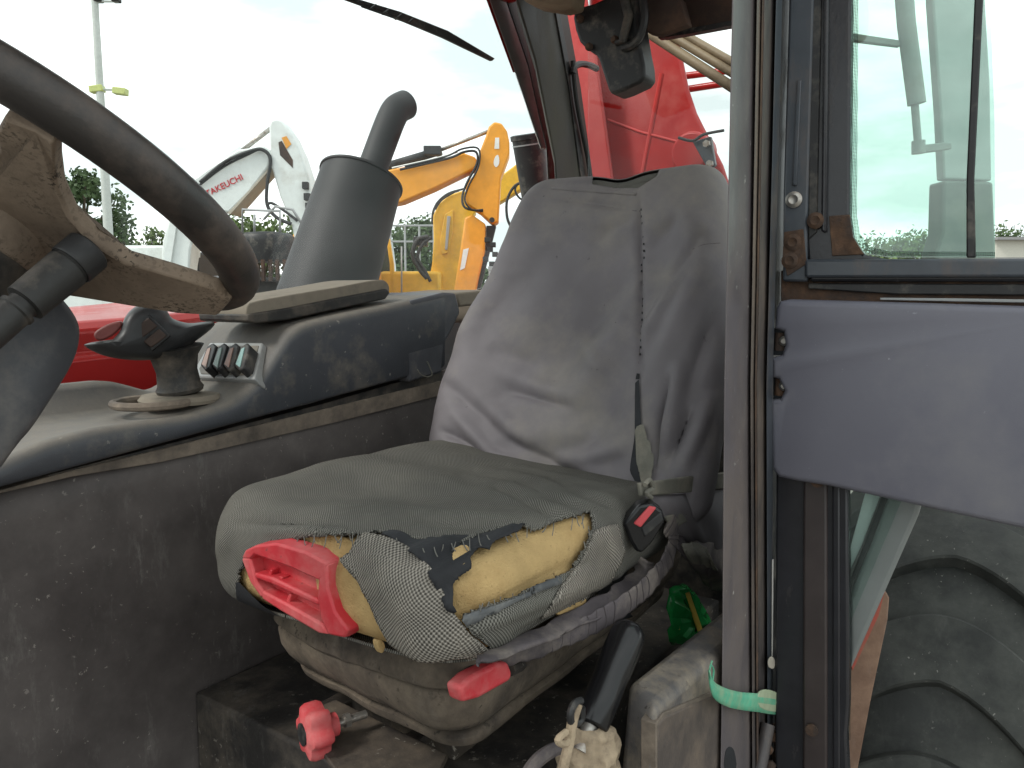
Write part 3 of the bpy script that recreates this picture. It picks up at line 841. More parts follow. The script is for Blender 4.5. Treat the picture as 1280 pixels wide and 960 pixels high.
class Skin:
    """a dense surface; shells of cloth are cut out of it along traced outlines"""
    def __init__(s, V, F, uvf):
        s.V = [Vector(p) for p in V]
        s.F = F
        s.uv = uvf
        s.refresh()
    def refresh(s):
        s.N = normals(s.V, s.F)
        s.P = [proj(p) for p in s.V]
        s.front = [n.dot(CP - p) > 0 for n, p in zip(s.N, s.V)]
    def fold(s, folds, gain=1.0):
        dv = []
        for p, n, (x, y), fr in zip(s.V, s.N, s.P, s.front):
            d = 0
            if fr:
                for f in folds:
                    if abs(x - f[0]) > 400: continue
                    dd, t = segd(x, y, f)
                    if dd < f[4] * 3:
                        d += f[5] * math.exp(-(dd / f[4]) ** 2) * math.sin(math.pi * (0.08 + 0.84 * t)) ** 0.6
            dv.append(d * gain)
        for i, d in enumerate(dv):
            if d: s.V[i] = s.V[i] + s.N[i] * d
        s.refresh()
    def cut(s, keep, polys, off=0.0, bump=None, snap=True, jag=0.0, one=True):
        """keep: 'in' takes front faces inside polys[0] (minus the others), 'out' takes all faces outside every poly"""
        def inside(x, y):
            if keep == 'in':
                return inpoly(x, y, polys[0]) and not any(inpoly(x, y, q) for q in polys[1:])
            return any(inpoly(x, y, q) for q in polys)
        flags = [fr and inside(*q) for fr, q in zip(s.front, s.P)]
        FF = []
        for f in s.F:
            c = sum(flags[i] for i in f)
            if keep == 'in' and c >= 3: FF.append(f)
            if keep == 'out' and c <= 1: FF.append(f)
        if one and FF:
            # only the largest connected patch: one piece of cloth
            par = {}
            def find(a):
                while par.setdefault(a, a) != a:
                    par[a] = par[par[a]]; a = par[a]
                return a
            for f in FF:
                r0_ = find(f[0])
                for i in f[1:]: par[find(i)] = r0_
            sz = {}
            for f in FF: sz[find(f[0])] = sz.get(find(f[0]), 0) + 1
            big = max(sz, key=sz.get)
            FF = [f for f in FF if find(f[0]) == big]
        # boundary vertices
        cnt = {}
        for f in FF:
            for a, b in zip(f, f[1:] + f[:1]):
                k = (min(a, b), max(a, b)); cnt[k] = cnt.get(k, 0) + 1
        bd = set(i for k, c in cnt.items() if c == 1 for i in k)
        ids = sorted(set(i for f in FF for i in f))
        mp_ = {i: k for k, i in enumerate(ids)}
        vs_ = []
        for i in ids:
            p, n = s.V[i], s.N[i]
            if i in bd and snap and s.front[i]:
                x, y = s.P[i]
                best = min((near_edge(x, y, q) for q in polys), key=lambda b: b[0])
                if best[0] < 7 and abs(n.dot((CP - p).normalized())) > 0.15:
                    j_ = jag * noise.noise(Vector((x * .35, y * .35, 3)))
                    p = at_plane(best[1] + j_, best[2] + j_ * .7, p, n)
            o_ = off + (bump(*s.P[i]) if bump else 0)
            vs_.append(p + n * o_)
        me = bpy.data.meshes.new('cloth')
        me.from_pydata([tuple(p) for p in vs_], [], [tuple(mp_[i] for i in f) for f in FF])
        uvl = me.uv_layers.new(name='UVMap')
        for poly, f in zip(me.polygons, FF):
            n = s.N[f[0]]
            for li, i in zip(poly.loop_indices, f):
                uvl.data[li].uv = s.uv(s.V[i], n)
        me.update()
        return me
    def pick(s, px, py, off=0.0):
        bi, bd = 0, 1e9
        for i, (x, y) in enumerate(s.P):
            if s.front[i]:
                d = (x - px) ** 2 + (y - py) ** 2
                if d < bd: bd, bi = d, i
        n = s.N[bi]
        if abs(n.dot((CP - s.V[bi]).normalized())) > 0.25:
            return at_plane(px, py, s.V[bi] + n * off, n)
        return s.V[bi] + n * off

def boxuv(p, n):
    u, v, z = loc(p)
    nu, nv, nz_ = abs(n.dot(R)), abs(n.dot(S)), abs(n.z)
    if nz_ >= nu and nz_ >= nv: return (u, v)
    if nu >= nv: return (v, z)
    return (u, z)

# a steel pan below the cushion carries everything
seat = MB().lbox(0.68, 1.18, 0.54, 0.95, 1.245, 1.275).build('driver_seat', M_blk2, tele, bevel=0.01, label='worn grey driver seat with torn cushion showing yellow foam')

# ---- cushion
M_thread = mat('thread', (.16, .155, .14), .9, bump=0)
CU0, CU1, CV0, CV1, CZ0, CZ1 = 0.592, 1.24, 0.474, 1.005, 1.238, 1.372
V, F = rbox(((CU1 - CU0) / 2, (CV1 - CV0) / 2, (CZ1 - CZ0) / 2), 0.085, 0.050, 0.0042)
VV = []
for x, y, z in V:
    fu = (x + (CU1 - CU0) / 2) / (CU1 - CU0)           # 0 front, 1 rear
    fv = (y + (CV1 - CV0) / 2) / (CV1 - CV0)           # 0 near, 1 far
    ft = max(0, z / ((CZ1 - CZ0) / 2))
    zz = (CZ0 + CZ1) / 2 + z
    zz += ft * (0.012 * math.exp(-((fu - 0.75) / .2) ** 2) - 0.016 * math.exp(-((fu - .55) / .25) ** 2 - ((fv - .5) / .25) ** 2))
    zz -= (1 - fu) ** 3 * 0.012 * fv + (1 - ft) * 0.02 * fv * (1 - fu)
    zz += (1 - ft) * 0.010 * (1 - fv) * (1 - fu)
    kk = min(max((fu - .42) / .5, 0), 1); kk = kk * kk * (3 - 2 * kk)
    zz -= ft * 0.046 * kk * (1 - .75 * fv ** 2)
    uu = (CU0 + CU1) / 2 + x + 0.045 * fv * (1 - fu) - 0.012 * (1 - (2 * fv - 1) ** 2) * (1 - fu)
    vv = (CV0 + CV1) / 2 + y
    p = L(uu, vv, zz)
    p += Z * 0.004 * noise.noise(Vector((uu * 9, vv * 9, zz * 9)))
    VV.append(p)
cush = Skin(VV, F, boxuv)
cush.fold([(600, 588, 770, 628, 5, .003), (585, 600, 760, 640, 5, .003), (560, 612, 740, 648, 6, .003), (640, 586, 790, 620, 4, .0025),
           (420, 600, 560, 640, 14, -.004), (330, 640, 520, 645, 8, .004), (300, 655, 470, 662, 6, -.003), (500, 640, 640, 655, 7, .004), (300, 640, 280, 690, 8, .004),
           (600, 770, 730, 700, 6, -.003), (590, 785, 720, 730, 5, .004), (640, 790, 740, 735, 4, -.003), (750, 660, 770, 720, 8, .004),
           (380, 585, 560, 600, 16, .006), (470, 570, 620, 592, 12, -.005), (300, 625, 430, 605, 12, .005), (620, 615, 700, 655, 5, -.004), (650, 610, 730, 645, 5, -.004), (690, 605, 765, 640, 5, -.004), (340, 665, 430, 668, 5, .004), (520, 655, 600, 665, 5, -.004)], 1.5)
TEAR = [(303, 716), (312, 698), (330, 686), (352, 677), (390, 671), (430, 671), (458, 672), (470, 668), (500, 674), (540, 682), (575, 684), (600, 672), (628, 664), (652, 660), (668, 667), (690, 655), (716, 647), (736, 643),
        (738, 658), (728, 684), (708, 714), (692, 722), (640, 744), (600, 758), (574, 768), (590, 790), (620, 812), (600, 838), (480, 838), (300, 800)]
me = cush.cut('out', [TEAR], off=0.004, jag=4.0)
cov = put('cushion_cover', me, M_knit, seat, smooth=180, label='dark grey knitted cushion cover torn along the front')
md = cov.modifiers.new('thick', 'SOLIDIFY'); md.thickness = 0.0035; md.offset = 0
# foam core: the whole surface, a little inside
fm = bpy.data.meshes.new('foam')
fv_ = []
for i, (p, n) in enumerate(zip(cush.V, cush.N)):
    k = noise.noise(p * 14) * .004 + noise.noise(p * 60) * .0012
    fv_.append(tuple(p - n * (0.003 + k * .6 + .001)))
fm.from_pydata(fv_, [], cush.F); fm.update()
put('cushion_foam', fm, M_foam, seat, smooth=180, label='bare yellow foam showing through the torn cover')
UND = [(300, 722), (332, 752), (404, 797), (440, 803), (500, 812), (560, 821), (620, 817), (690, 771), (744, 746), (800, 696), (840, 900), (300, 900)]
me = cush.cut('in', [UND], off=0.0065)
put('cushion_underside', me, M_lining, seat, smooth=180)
# threads pulled out along the tear
rt = random.Random(5)
edge_ = sm2([(340, 684), (390, 672), (430, 672), (470, 669), (540, 683), (600, 673), (652, 661), (690, 656), (734, 645)], 6, closed=False) + sm2([(736, 660), (708, 714), (640, 744), (600, 758)], 5, closed=False)
for x, y in edge_:
    if rt.random() < .75:
        x += rt.uniform(-4, 4)
        l_ = rt.uniform(5, 15)
        dx = rt.uniform(-7, 7)
        MB().tube(smooth_path([cush.pick(x, y - 2, .0065), cush.pick(x + dx * .4, y + l_ * .5, .009), cush.pick(x + dx, y + l_, .007)], 4), .0007, 4).build('loose_thread', M_thread, seat)
# black under-lining hanging from the tear
LIN = [(468, 668), (500, 673), (545, 682), (600, 672), (640, 662), (660, 664), (640, 674), (616, 684), (608, 694), (596, 692), (586, 704), (590, 712), (576, 722), (567, 730), (566, 752), (574, 768), (560, 760), (530, 706), (500, 686)]
me = cush.cut('in', [LIN], off=0.0075, jag=2.0, bump=lambda x, y: 0.003 * math.sin(x * .09 + y * .16))
o = put('torn_lining', me, M_lining, seat, smooth=180)
md = o.modifiers.new('thick', 'SOLIDIFY'); md.thickness = 0.002
for q in ([(565, 700), (572, 691), (585, 690), (588, 700), (580, 711), (568, 712)],):
    me = cush.cut('in', [q], off=0.0095, jag=1.5)
    put('foam_scrap', me, M_foam, seat, smooth=180)
# pale woven flap torn loose at the front
FLAP = [(428, 701), (444, 690), (460, 676), (480, 680), (512, 688), (540, 712), (556, 742), (570, 768), (588, 790), (614, 812), (580, 816), (540, 815), (505, 806), (490, 800), (474, 770), (452, 726)]
me = cush.cut('in', [FLAP], off=0.010, jag=2.0, bump=lambda x, y: 0.004 * math.sin((x - y * .5) * .06) + 0.003 * noise.noise(Vector((x * .03, y * .03, 0))))
o = put('woven_flap', me, M_flap, seat, smooth=180, label='pale coarse woven flap hanging from the cushion front')
md = o.modifiers.new('thick', 'SOLIDIFY'); md.thickness = 0.0025
BAND = [(574, 768), (600, 757), (640, 743), (692, 721), (700, 728), (650, 750), (606, 770), (582, 780)]
me = cush.cut('in', [BAND], off=0.009, jag=1.0)
o = put('piping_band', me, mat('grey_piping', (0.085, 0.09, 0.095), 0.7, dust=(.25, .25, .24), damt=.4, dscale=20, bump=.3), seat, smooth=180)
md = o.modifiers.new('thick', 'SOLIDIFY'); md.thickness = 0.003
SIDEW = [(738, 664), (766, 655), (776, 690), (758, 724), (742, 742), (712, 750), (690, 760), (672, 768), (700, 728), (722, 696)]
me = cush.cut('in', [SIDEW], off=0.0085, jag=1.5)
o = put('side_weave', me, M_flap, seat, smooth=180)
md = o.modifiers.new('thick', 'SOLIDIFY'); md.thickness = 0.0025
# foam crumb sticking out at the near side, crumb at the front
def blob(pts, mat_, name, v, th, par, sc=1):
    P = sm2(pts, 4)
    return MB().slab([at_v(x, y, v) for x, y in P], S * th).build(name, mat_, par, bevel=0.004, seg=2)
blob([(694, 764), (716, 752), (732, 745), (731, 768), (722, 776), (704, 771)], M_foam, 'foam_crumb', 0.487, 0.03, seat)
blob([(472, 801), (478, 800), (482, 808), (478, 817), (473, 810)], M_foam, 'foam_crumb', 0.60, 0.008, seat)

# ---- red slotted handle at the cushion's front
HU = 0.609
def hp(pts, u): return [at_u(x, y, u) for x, y in pts]
hand = MB().slab(hp(sm2([(304, 706), (312, 690), (330, 682), (350, 680), (380, 690), (404, 702), (402, 738), (434, 790), (428, 797), (402, 790), (350, 760), (326, 742)], 2), HU - 0.004), R * 0.03).build('seat_handle', M_redp, seat, bevel=0.004, label='red slotted plastic handle under the cushion front')
for q in ([(301, 698), (306, 688), (318, 682), (345, 679), (382, 690), (408, 704), (405, 722), (398, 726), (360, 709), (318, 694), (312, 700)],
          [(398, 722), (408, 705), (409, 735), (418, 765), (435, 788), (430, 798), (410, 794), (400, 772), (396, 745)],
          [(301, 698), (312, 697), (320, 728), (332, 744), (326, 748), (312, 728)],
          [(317, 716), (340, 722), (398, 750), (398, 758), (340, 731), (318, 723)],
          [(326, 738), (360, 756), (402, 780), (410, 794), (398, 792), (350, 764), (327, 749)]):
    MB().slab(hp(q, HU - 0.022), R * 0.03).build('handle_bar', M_redp, seat, bevel=0.003)
for q in ([(349, 720), (353, 722), (351, 736), (347, 734)], [(361, 742), (364, 744), (360, 758), (356, 756)], [(337, 712), (340, 713), (338, 722), (335, 721)]):
    MB().slab(hp(q, HU - 0.016), R * 0.02).build('handle_rib', M_redp, seat, bevel=0.001)

# ---- backrest
BZ0, BZ1, BVC = 1.275, 1.895, 0.728
hz = (BZ1 - BZ0) / 2
V, F = rbox((0.075, 0.285, hz), 0.07, 0.042, 0.0050)
VV = []
Wk = ([0, .15, .3, .45, .6, .75, .88, 1.0], [1.0, 1.02, 1.03, .99, .93, .86, .79, .70])
for x, y, z in V:
    s_ = (z + hz) / (2 * hz)
    wsc = float(np.interp(s_, *Wk))
    yb = y / 0.285
    v = BVC + y * wsc + 0.005 * s_
    u = 1.225 + 0.40 * s_ * 2 * hz + x - 0.045 * yb * yb * (1 - .4 * s_) + 0.03 * math.exp(-((s_ - .28) / .25) ** 2) * (-1)
    zz = BZ0 + (z + hz)
    if s_ > .8: zz -= 0.012 * math.exp(-(yb / .22) ** 2) * (s_ - .8) / .2
    p = L(u, v, zz)
    k = noise.noise(Vector((u * 5, v * 5, zz * 4))) * .010 + noise.noise(Vector((u * 14, v * 14 + zz * 6, zz * 9))) * .005 - abs(noise.noise(Vector((v * 11 + zz * 9, zz * 12 - v * 5, 4)))) * .005
    VV.append(p - R * k)
back = Skin(VV, F, boxuv)
back.fold([(556, 480, 650, 556, 9, -.006), (645, 552, 742, 606, 8, -.008), (556, 540, 640, 588, 6, -.008), (600, 505, 670, 560, 13, .008), (560, 552, 700, 600, 7, .008),
           (640, 488, 712, 510, 7, -.007), (630, 470, 720, 498, 10, .005), (748, 392, 688, 478, 15, -.008), (778, 415, 700, 522, 17, .008), (790, 345, 735, 412, 15, -.007), (770, 500, 720, 580, 14, -.006), (760, 540, 640, 545, 16, .006),
           (855, 325, 806, 425, 9, .009), (872, 300, 812, 400, 7, -.006), (835, 478, 816, 585, 6, -.012), (862, 520, 826, 592, 8, -.009), (850, 462, 832, 580, 9, .010), (885, 500, 850, 590, 9, .007), (880, 330, 815, 470, 12, .006),
           (575, 430, 602, 362, 13, .007), (690, 262, 785, 286, 12, .004), (690, 248, 795, 262, 5, -.004), (640, 330, 700, 300, 18, .004), (745, 300, 795, 270, 8, -.004), (660, 470, 600, 520, 14, -.005), (690, 580, 780, 560, 10, .007), (800, 250, 802, 470, 4, -.006),
           (610, 400, 660, 330, 22, -.006), (700, 350, 640, 440, 20, .006), (600, 440, 680, 455, 12, -.005), (830, 250, 880, 290, 14, .005), (820, 300, 850, 270, 8, -.005), (900, 380, 860, 480, 12, -.007), (720, 420, 760, 470, 12, .005), (570, 520, 620, 570, 7, .007)], 1.8)
KNIT = [(742, 216), (826, 210), (822, 222), (800, 236), (770, 237), (740, 232)]
me = back.cut('out', [KNIT], off=0.003)
cover = put('backrest_cover', me, M_nylon, seat, smooth=180, label='faded grey cloth backrest cover with a stitched seam')
md = cover.modifiers.new('thick', 'SOLIDIFY'); md.thickness = 0.002; md.offset = 0
bme = bpy.data.meshes.new('backrest')
bme.from_pydata([tuple(p - n * 0.003) for p, n in zip(back.V, back.N)], [], back.F)
ul = bme.uv_layers.new(name='UVMap')
for poly in bme.polygons:
    for li, vi in zip(poly.loop_indices, poly.vertices):
        ul.data[li].uv = boxuv(back.V[vi], back.N[vi])
put('backrest', bme, M_knit, seat, smooth=180)
def on_back(pts, off, n=5):
    return [back.pick(x, y, off) for x, y in sm2(pts, n, closed=False)]
# hem at the cover's top edge, seam, open slit with belt webbing behind it
for pts, r_, mt in (([(690, 236), (720, 238), (760, 241), (796, 243)], .0035, M_nylon), ([(692, 252), (740, 256), (780, 262), (796, 264)], .0014, M_nylon_d),
                    ([(866, 312), (880, 306), (900, 304)], .0014, M_nylon_d)):
    MB().tube(on_back(pts, .003), r_, 6).build('hem', mt, seat, smooth=180)
MB().tube(on_back([(801, 240), (800, 262), (803, 300), (804, 345), (801, 400), (798, 455)], .002), 0.0020, 6).build('cover_seam', M_nylon_d, seat, smooth=180)
for i in range(22):
    y = 262 + i * 8.6
    x = float(np.interp(y, [240, 262, 300, 345, 400, 455], [801, 800, 803, 804, 801, 798]))
    c_ = back.pick(x + 1.5, y, .0065)
    MB().box(c_, (Z, S, R), (.0020, .0010, .0010)).build('stitch', M_lining, seat, smooth=0)
me = back.cut('in', [[(797, 452), (801, 455), (803, 510), (806, 560), (812, 600), (797, 604), (790, 590), (796, 540)]], off=0.007)
put('cover_slit', me, M_lining, seat, smooth=180)
me = back.cut('in', [[(797, 535), (808, 530), (814, 560), (818, 604), (806, 606), (800, 580)]], off=0.011)
put('belt_webbing', me, M_strapg, seat, smooth=180)
# horizontal band and the loose skirt below it
BND = [at_v(x, y, 0.452) for x, y in [(800, 604), (860, 596), (912, 590), (912, 610), (860, 616), (802, 620)]]
MB().slab(BND, S * 0.006).build('waist_band', M_strapg, seat, bevel=0.002)
def sheet(name, mat_, rows_px, v, par, amp=.006, th=.003, fs=6, label=None):
    """cloth through rows of pixel points at given depth v (one per row)"""
    rows = []
    for row, vv in zip(rows_px, v):
        P = sm2(row, 8, closed=False)
        rows.append([at_v(x, y, vv) for x, y in P])
    fine = []
    cols = list(zip(*rows))
    sc = [smooth_path(list(c), 6) for c in cols]
    for j in range(len(sc[0])):
        fine.append([sc[i][j] - S * (amp * noise.noise(Vector((i * .35, j * .12, len(name))))) for i in range(len(sc))])
    o = MB().grid(fine).build(name, mat_, par, smooth=180, label=label)
    m2 = o.modifiers.new('thick', 'SOLIDIFY'); m2.thickness = th
    return o
sheet('cover_skirt', M_nylon, [[(806, 622), (850, 618), (912, 611)], [(822, 640), (860, 640), (912, 640)], [(846, 668), (880, 678), (912, 680)], [(862, 690), (890, 704), (912, 708)]], [.462, .456, .460, .485], seat, .012)
sheet('torn_cloth', M_nylon_d, [[(846, 668), (880, 676), (912, 682)], [(856, 694), (880, 706), (912, 716)], [(866, 712), (890, 738), (905, 736)]], [.462, .452, .50], seat, .014)
sheet('cloth_pad', M_strapg, [[(852, 682), (866, 678), (880, 684)], [(856, 690), (876, 694), (888, 700)], [(862, 702), (880, 706), (896, 712)]], [.448, .440, .45], seat, .006)
# knotted belt end and buckle
MB().tube(smooth_path([at_v(x, y, .447) for x, y in [(806, 606), (812, 600), (816, 610), (808, 616), (814, 622)]], 5), .0035, 8).build('belt_knot', M_strapg, seat)
BK = Vector((0, 1, 0))
bkY = at_v(806, 658, 0.442).y
bu = MB().slab([at_Y(x, y, bkY) for x, y in [(779, 655), (799, 631), (816, 629), (828, 638), (832, 652), (816, 678), (803, 692), (795, 690), (787, 676)]], BK * 0.03).build('belt_buckle', M_grip, seat, bevel=0.005, seg=3, label='black seat belt buckle with red button')
MB().slab([at_Y(x, y, bkY - .004) for x, y in [(792, 655), (812, 633), (821, 635), (801, 660)]], BK * 0.01).build('buckle_button', mat('buckle_red', (0.55, 0.07, 0.08), 0.5, var=.1, bump=0), seat, bevel=0.002)
MB().slab([at_Y(x, y, bkY - .002) for x, y in [(801, 660), (826, 640), (830, 651), (806, 672)]], BK * 0.01).build('buckle_face', M_blk, seat, bevel=0.002)
MB().slab([at_v(x, y, .449) for x, y in [(832, 646), (852, 640), (860, 652), (842, 662)]], S * 0.005).build('belt_tab', M_strapg, seat, bevel=0.002)
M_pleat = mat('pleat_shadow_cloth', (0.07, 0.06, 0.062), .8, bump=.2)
# elasticated skirt edge, gathered in pleats
pth = smooth_path([at_v(x, y, v_) for x, y, v_ in [(836, 650, .452), (842, 668, .450), (836, 696, .448), (815, 726, .448), (786, 752, .452), (744, 778, .462), (700, 798, .478), (650, 816, .50), (606, 828, .53), (560, 834, .57)]], 16)
rd = []
for i in range(len(pth)):
    k = i / (len(pth) - 1)
    base = 0.0215 * (1 - k) + 0.011 * k
    rd.append(base * (1 + 0.06 * math.sin(i * 1.05) + 0.30 * noise.noise(Vector((i * .11, 0, 0)))))
sk_ = MB().tube(pth, rd, 14, flat=(S, .14)).build('gathered_edge', M_nylon_d, seat, smooth=180, label='gathered purple grey elastic edge of the seat cover')
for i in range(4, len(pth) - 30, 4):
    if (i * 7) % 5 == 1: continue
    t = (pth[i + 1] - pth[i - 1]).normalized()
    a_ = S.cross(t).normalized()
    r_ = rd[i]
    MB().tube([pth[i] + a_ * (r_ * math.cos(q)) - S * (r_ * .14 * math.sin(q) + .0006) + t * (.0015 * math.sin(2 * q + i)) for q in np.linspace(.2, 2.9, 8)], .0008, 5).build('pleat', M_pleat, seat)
sheet('inner_skirt', M_nylon_d, [[(792, 690), (790, 716), (752, 742), (700, 772), (640, 802), (596, 822)], [(806, 700), (800, 728), (764, 756), (706, 786), (640, 812), (596, 828)], [(820, 704), (812, 730), (776, 756), (716, 788), (642, 818), (598, 833)]], [.485, .468, .462], seat, .010)
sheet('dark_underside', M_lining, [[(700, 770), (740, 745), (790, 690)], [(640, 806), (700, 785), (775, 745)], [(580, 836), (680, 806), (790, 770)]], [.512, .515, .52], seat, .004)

# ---- suspension: folded bellows, levers
def rrect(u0, u1, v0, v1, rad, n=10):
    out = []
    for (cu, cv, a0) in ((u0 + rad, v0 + rad, math.pi), (u1 - rad, v0 + rad, 1.5 * math.pi), (u1 - rad, v1 - rad, 0), (u0 + rad, v1 - rad, .5 * math.pi)):
        for k in range(n):
            a = a0 + .5 * math.pi * k / (n - 1)
            out.append((cu + rad * math.cos(a), cv + rad * math.sin(a)))
    # even spacing
    res = []
    m = len(out)
    for i in range(m):
        a, b = out[i], out[(i + 1) % m]
        d = math.hypot(a[0] - b[0], a[1] - b[1])
        k = max(1, int(d / .012))
        for j in range(k):
            res.append((a[0] + (b[0] - a[0]) * j / k, a[1] + (b[1] - a[1]) * j / k))
    return res
prof = [(1.262, -.010), (1.250, -.028), (1.236, -.036), (1.218, -.040), (1.204, -.042), (1.199, -.040), (1.198, -.030), (1.197, .012), (1.193, .012), (1.192, -.030), (1.189, -.036), (1.180, -.038), (1.160, -.036), (1.140, -.030), (1.124, -.022), (1.120, -.014), (1.119, .02), (1.115, .02), (1.114, -.014), (1.110, -.019), (1.100, -.017), (1.092, -.012), (1.090, .02)]
cont = rrect(0.682, 1.25, 0.552, 0.925, 0.05)
rows = []
for z, ins in prof:
    row = []
    for (u, v) in cont:
        du, dv = u - 0.96, v - 0.74
        l_ = math.hypot(du / .2275, dv / .1565)
        k = 1 - ins / .19
        tl = -0.12 * (v - 0.552) + (1.108 + (z - 1.09) * 0.90 - z)
        nz2 = noise.noise(Vector((u * 12, v * 12, z * 30)))
        sag = -0.012 * max(0, math.sin((u + v) * 9 + 1)) * (1 if z > 1.194 else 0.2)
        if z > 1.196: k += 0.012 * noise.noise(Vector((math.atan2(dv, du) * 9, z * 5, 2)))
        row.append(L(0.96 + du * k + nz2 * .004 + .085 * (v - .552) / .373 * max(0, (1.25 - u) / .578), 0.74 + dv * k + nz2 * .004, z + tl + sag + nz2 * .003))
    rows.append(row)
bl = MB().grid(rows, close=True)
nb = len(cont)
bl.f.append(tuple(range(nb))); bl.f.append(tuple(len(bl.v) - nb + i for i in range(nb - 1, -1, -1)))
bel = bl.build('suspension_bellows', M_bel, seat, smooth=60, label='dusty brown folded suspension bellows under the seat')
MB().lbox(0.80, 1.18, 0.66, 0.88, 0.986, 1.12).build('suspension_base', M_base, seat, bevel=0.004)
MB().lbox(0.74, 1.20, 0.70, 0.73, 0.986, 1.02).build('seat_rail', M_base, seat, bevel=0.003)
MB().lbox(0.72, 1.20, 0.87, 0.905, 0.986, 1.015).build('seat_rail', M_base, seat, bevel=0.003)
MB().slab([at_z(x, y, 1.032) for x, y in [(372, 900), (420, 880), (560, 950), (540, 990), (430, 985)]], Z * 0.008).build('base_plate', M_base, seat, bevel=0.002)
# red release lever on the near side
lvp = [at_v(x, y, 0.500) for x, y in [(575, 860), (590, 846), (622, 829), (636, 828), (641, 840), (639, 851), (600, 873), (579, 879)]]
MB().slab(lvp, S * 0.022).build('release_lever', M_redp, seat, bevel=0.005, seg=3, label='short red release lever')
MB().tube([at_v(636, 838, .512), at_v(660, 826, .53), at_v(690, 812, .56)], [.008, .009, .009], 8).build('lever_rod', M_base, seat)
# red star knob on a spindle
kc = at_Y(394, 913, 0.985)
ka = (Vector((-0.80, -0.58, 0.02))).normalized()
k1 = ka.cross(Z).normalized(); k2 = ka.cross(k1)
kb = MB()
rows = []
for off, sc in ((-.016, .72), (-.014, .92), (-.008, 1.0), (.008, 1.0), (.014, .92), (.016, .74), (.018, .45)):
    row = []
    for i in range(48):
        a = 2 * math.pi * i / 48
        r_ = 0.0335 * (1 + 0.13 * math.cos(6 * a)) * sc
        row.append(kc + ka * off + k1 * (r_ * math.cos(a)) + k2 * (r_ * math.sin(a)))
    rows.append(row)
kb.grid(rows, close=True)
kb.f.append(tuple(range(48))); kb.f.append(tuple(len(kb.v) - 48 + i for i in range(47, -1, -1)))
kn = kb.build('weight_knob', M_redp, seat, smooth=45, label='red star shaped adjusting knob')
MB().lathe(kc + ka * .0175, ka, [(0, .015), (.002, .015)], 24).build('knob_disc', M_blk, seat)
MB().tube([kc - ka * .012, kc - ka * .030], .016, 14).build('knob_collar', M_redp, seat)
MB().tube([kc - ka * .03, kc - ka * .075], .006, 10).build('knob_spindle', M_chrome, seat)
MB().lathe(kc - ka * .05, ka, [(0, .010), (.008, .010)], 6).build('spindle_nut', M_chrome, seat)

# ================================================================== near side: sill, park brake
A1, A2 = at_v(818, 886, 0.36), at_v(785, 848, 0.414)
A2.z = A1.z + .002
B1, B2 = L(1.20, 0.36, 1.128), L(1.20, 0.414, 1.138)
sm_ = MB()
c1 = at_v(760, 905, 0.40)
lo = 0.80
sm_.add([A1, B1, B2, A2, Vector((A1.x, A1.y, lo)) - R * .01, Vector((B1.x, B1.y, lo)), Vector((B2.x, B2.y, lo)), Vector((A2.x, A2.y, lo)) - R * .06], [(0, 1, 2, 3), (0, 4, 5, 1), (1, 5, 6, 2), (2, 6, 7, 3), (3, 7, 4, 0), (4, 7, 6, 5)])
sill = sm_.build('door_sill', M_sill, tele, bevel=0.012, seg=3)
MB().slab([at_v(x, y, 0.356) for x, y in [(822, 906), (832, 894), (912, 860), (912, 990), (822, 990)]], S * 0.02).build('sill_panel', M_sillp, sill, bevel=0.004)
MB().slab([at_v(x, y, 0.357) for x, y in [(820, 905), (830, 891), (912, 856), (912, 861), (832, 895), (823, 907), (823, 990), (820, 990)]], S * 0.02).build('panel_seal', M_ledge, sill, bevel=0.001)
HBV = 0.425
g0, g1 = at_v(738, 908, HBV), at_v(786, 790, HBV)
ga = (g1 - g0); gl_ = ga.length
hb_ = MB().lathe(g0 - ga * .25, ga, [(0, .011), (gl_ * .28, .011)], 16).build('park_brake_lever', M_chrome, tele)
MB().lathe(g0, ga, [(0, 0.0198), (gl_ * .02, 0.0214), (gl_ * .30, 0.0222), (gl_ * .52, 0.0216), (gl_ * .56, 0.0228), (gl_ * .80, 0.0234), (gl_ * .95, 0.0228), (gl_ * 1.03, 0.0198), (gl_ * 1.08, 0.0132), (gl_ * 1.10, 0.0036)], 28).build('grip', M_grip, hb_, smooth=60)
mudm = MB()
bc = at_v(738, 938, HBV)
rows = []
for i in range(28):
    f = i / 27
    row = []
    for k in range(48):
        a = 2 * math.pi * k / 48
        d = Vector((math.cos(a), math.sin(a), 0)) * (0.014 + 0.024 * math.sin(math.pi * f) ** .6)
        p = bc + Z * (0.035 - 0.085 * f) + d
        n_ = noise.noise(p * 40) * .011 + noise.noise(p * 95) * .006
        row.append(p + d.normalized() * n_)
    rows.append(row)
mudm.grid(rows, close=True)
mudm.build('muddy_gaiter', M_mud, hb_, smooth=50)
MB().tube(smooth_path([at_v(x, y, HBV - .02) for x, y in [(722, 880), (716, 900), (712, 925), (704, 960), (696, 990)]], 5), .006, 8).build('brake_cable', M_mud, hb_)
MB().tube(smooth_path([at_v(x, y, HBV - .02) for x, y in [(726, 876), (718, 880), (713, 893), (716, 905), (726, 900), (727, 884)]], 5), .0045, 8).build('release_catch', M_blk, hb_)
MB().tube(smooth_path([at_v(x, y, HBV - .02) for x, y in [(708, 915), (697, 925), (706, 930), (716, 916)]], 5), .004, 8).build('brake_link', M_mud, hb_)
MB().tube(smooth_path([at_v(x, y, HBV + .02) for x, y in [(716, 930), (690, 938), (668, 955), (650, 985)]], 5), .008, 8).build('cable_sleeve', M_nylon_d, hb_)

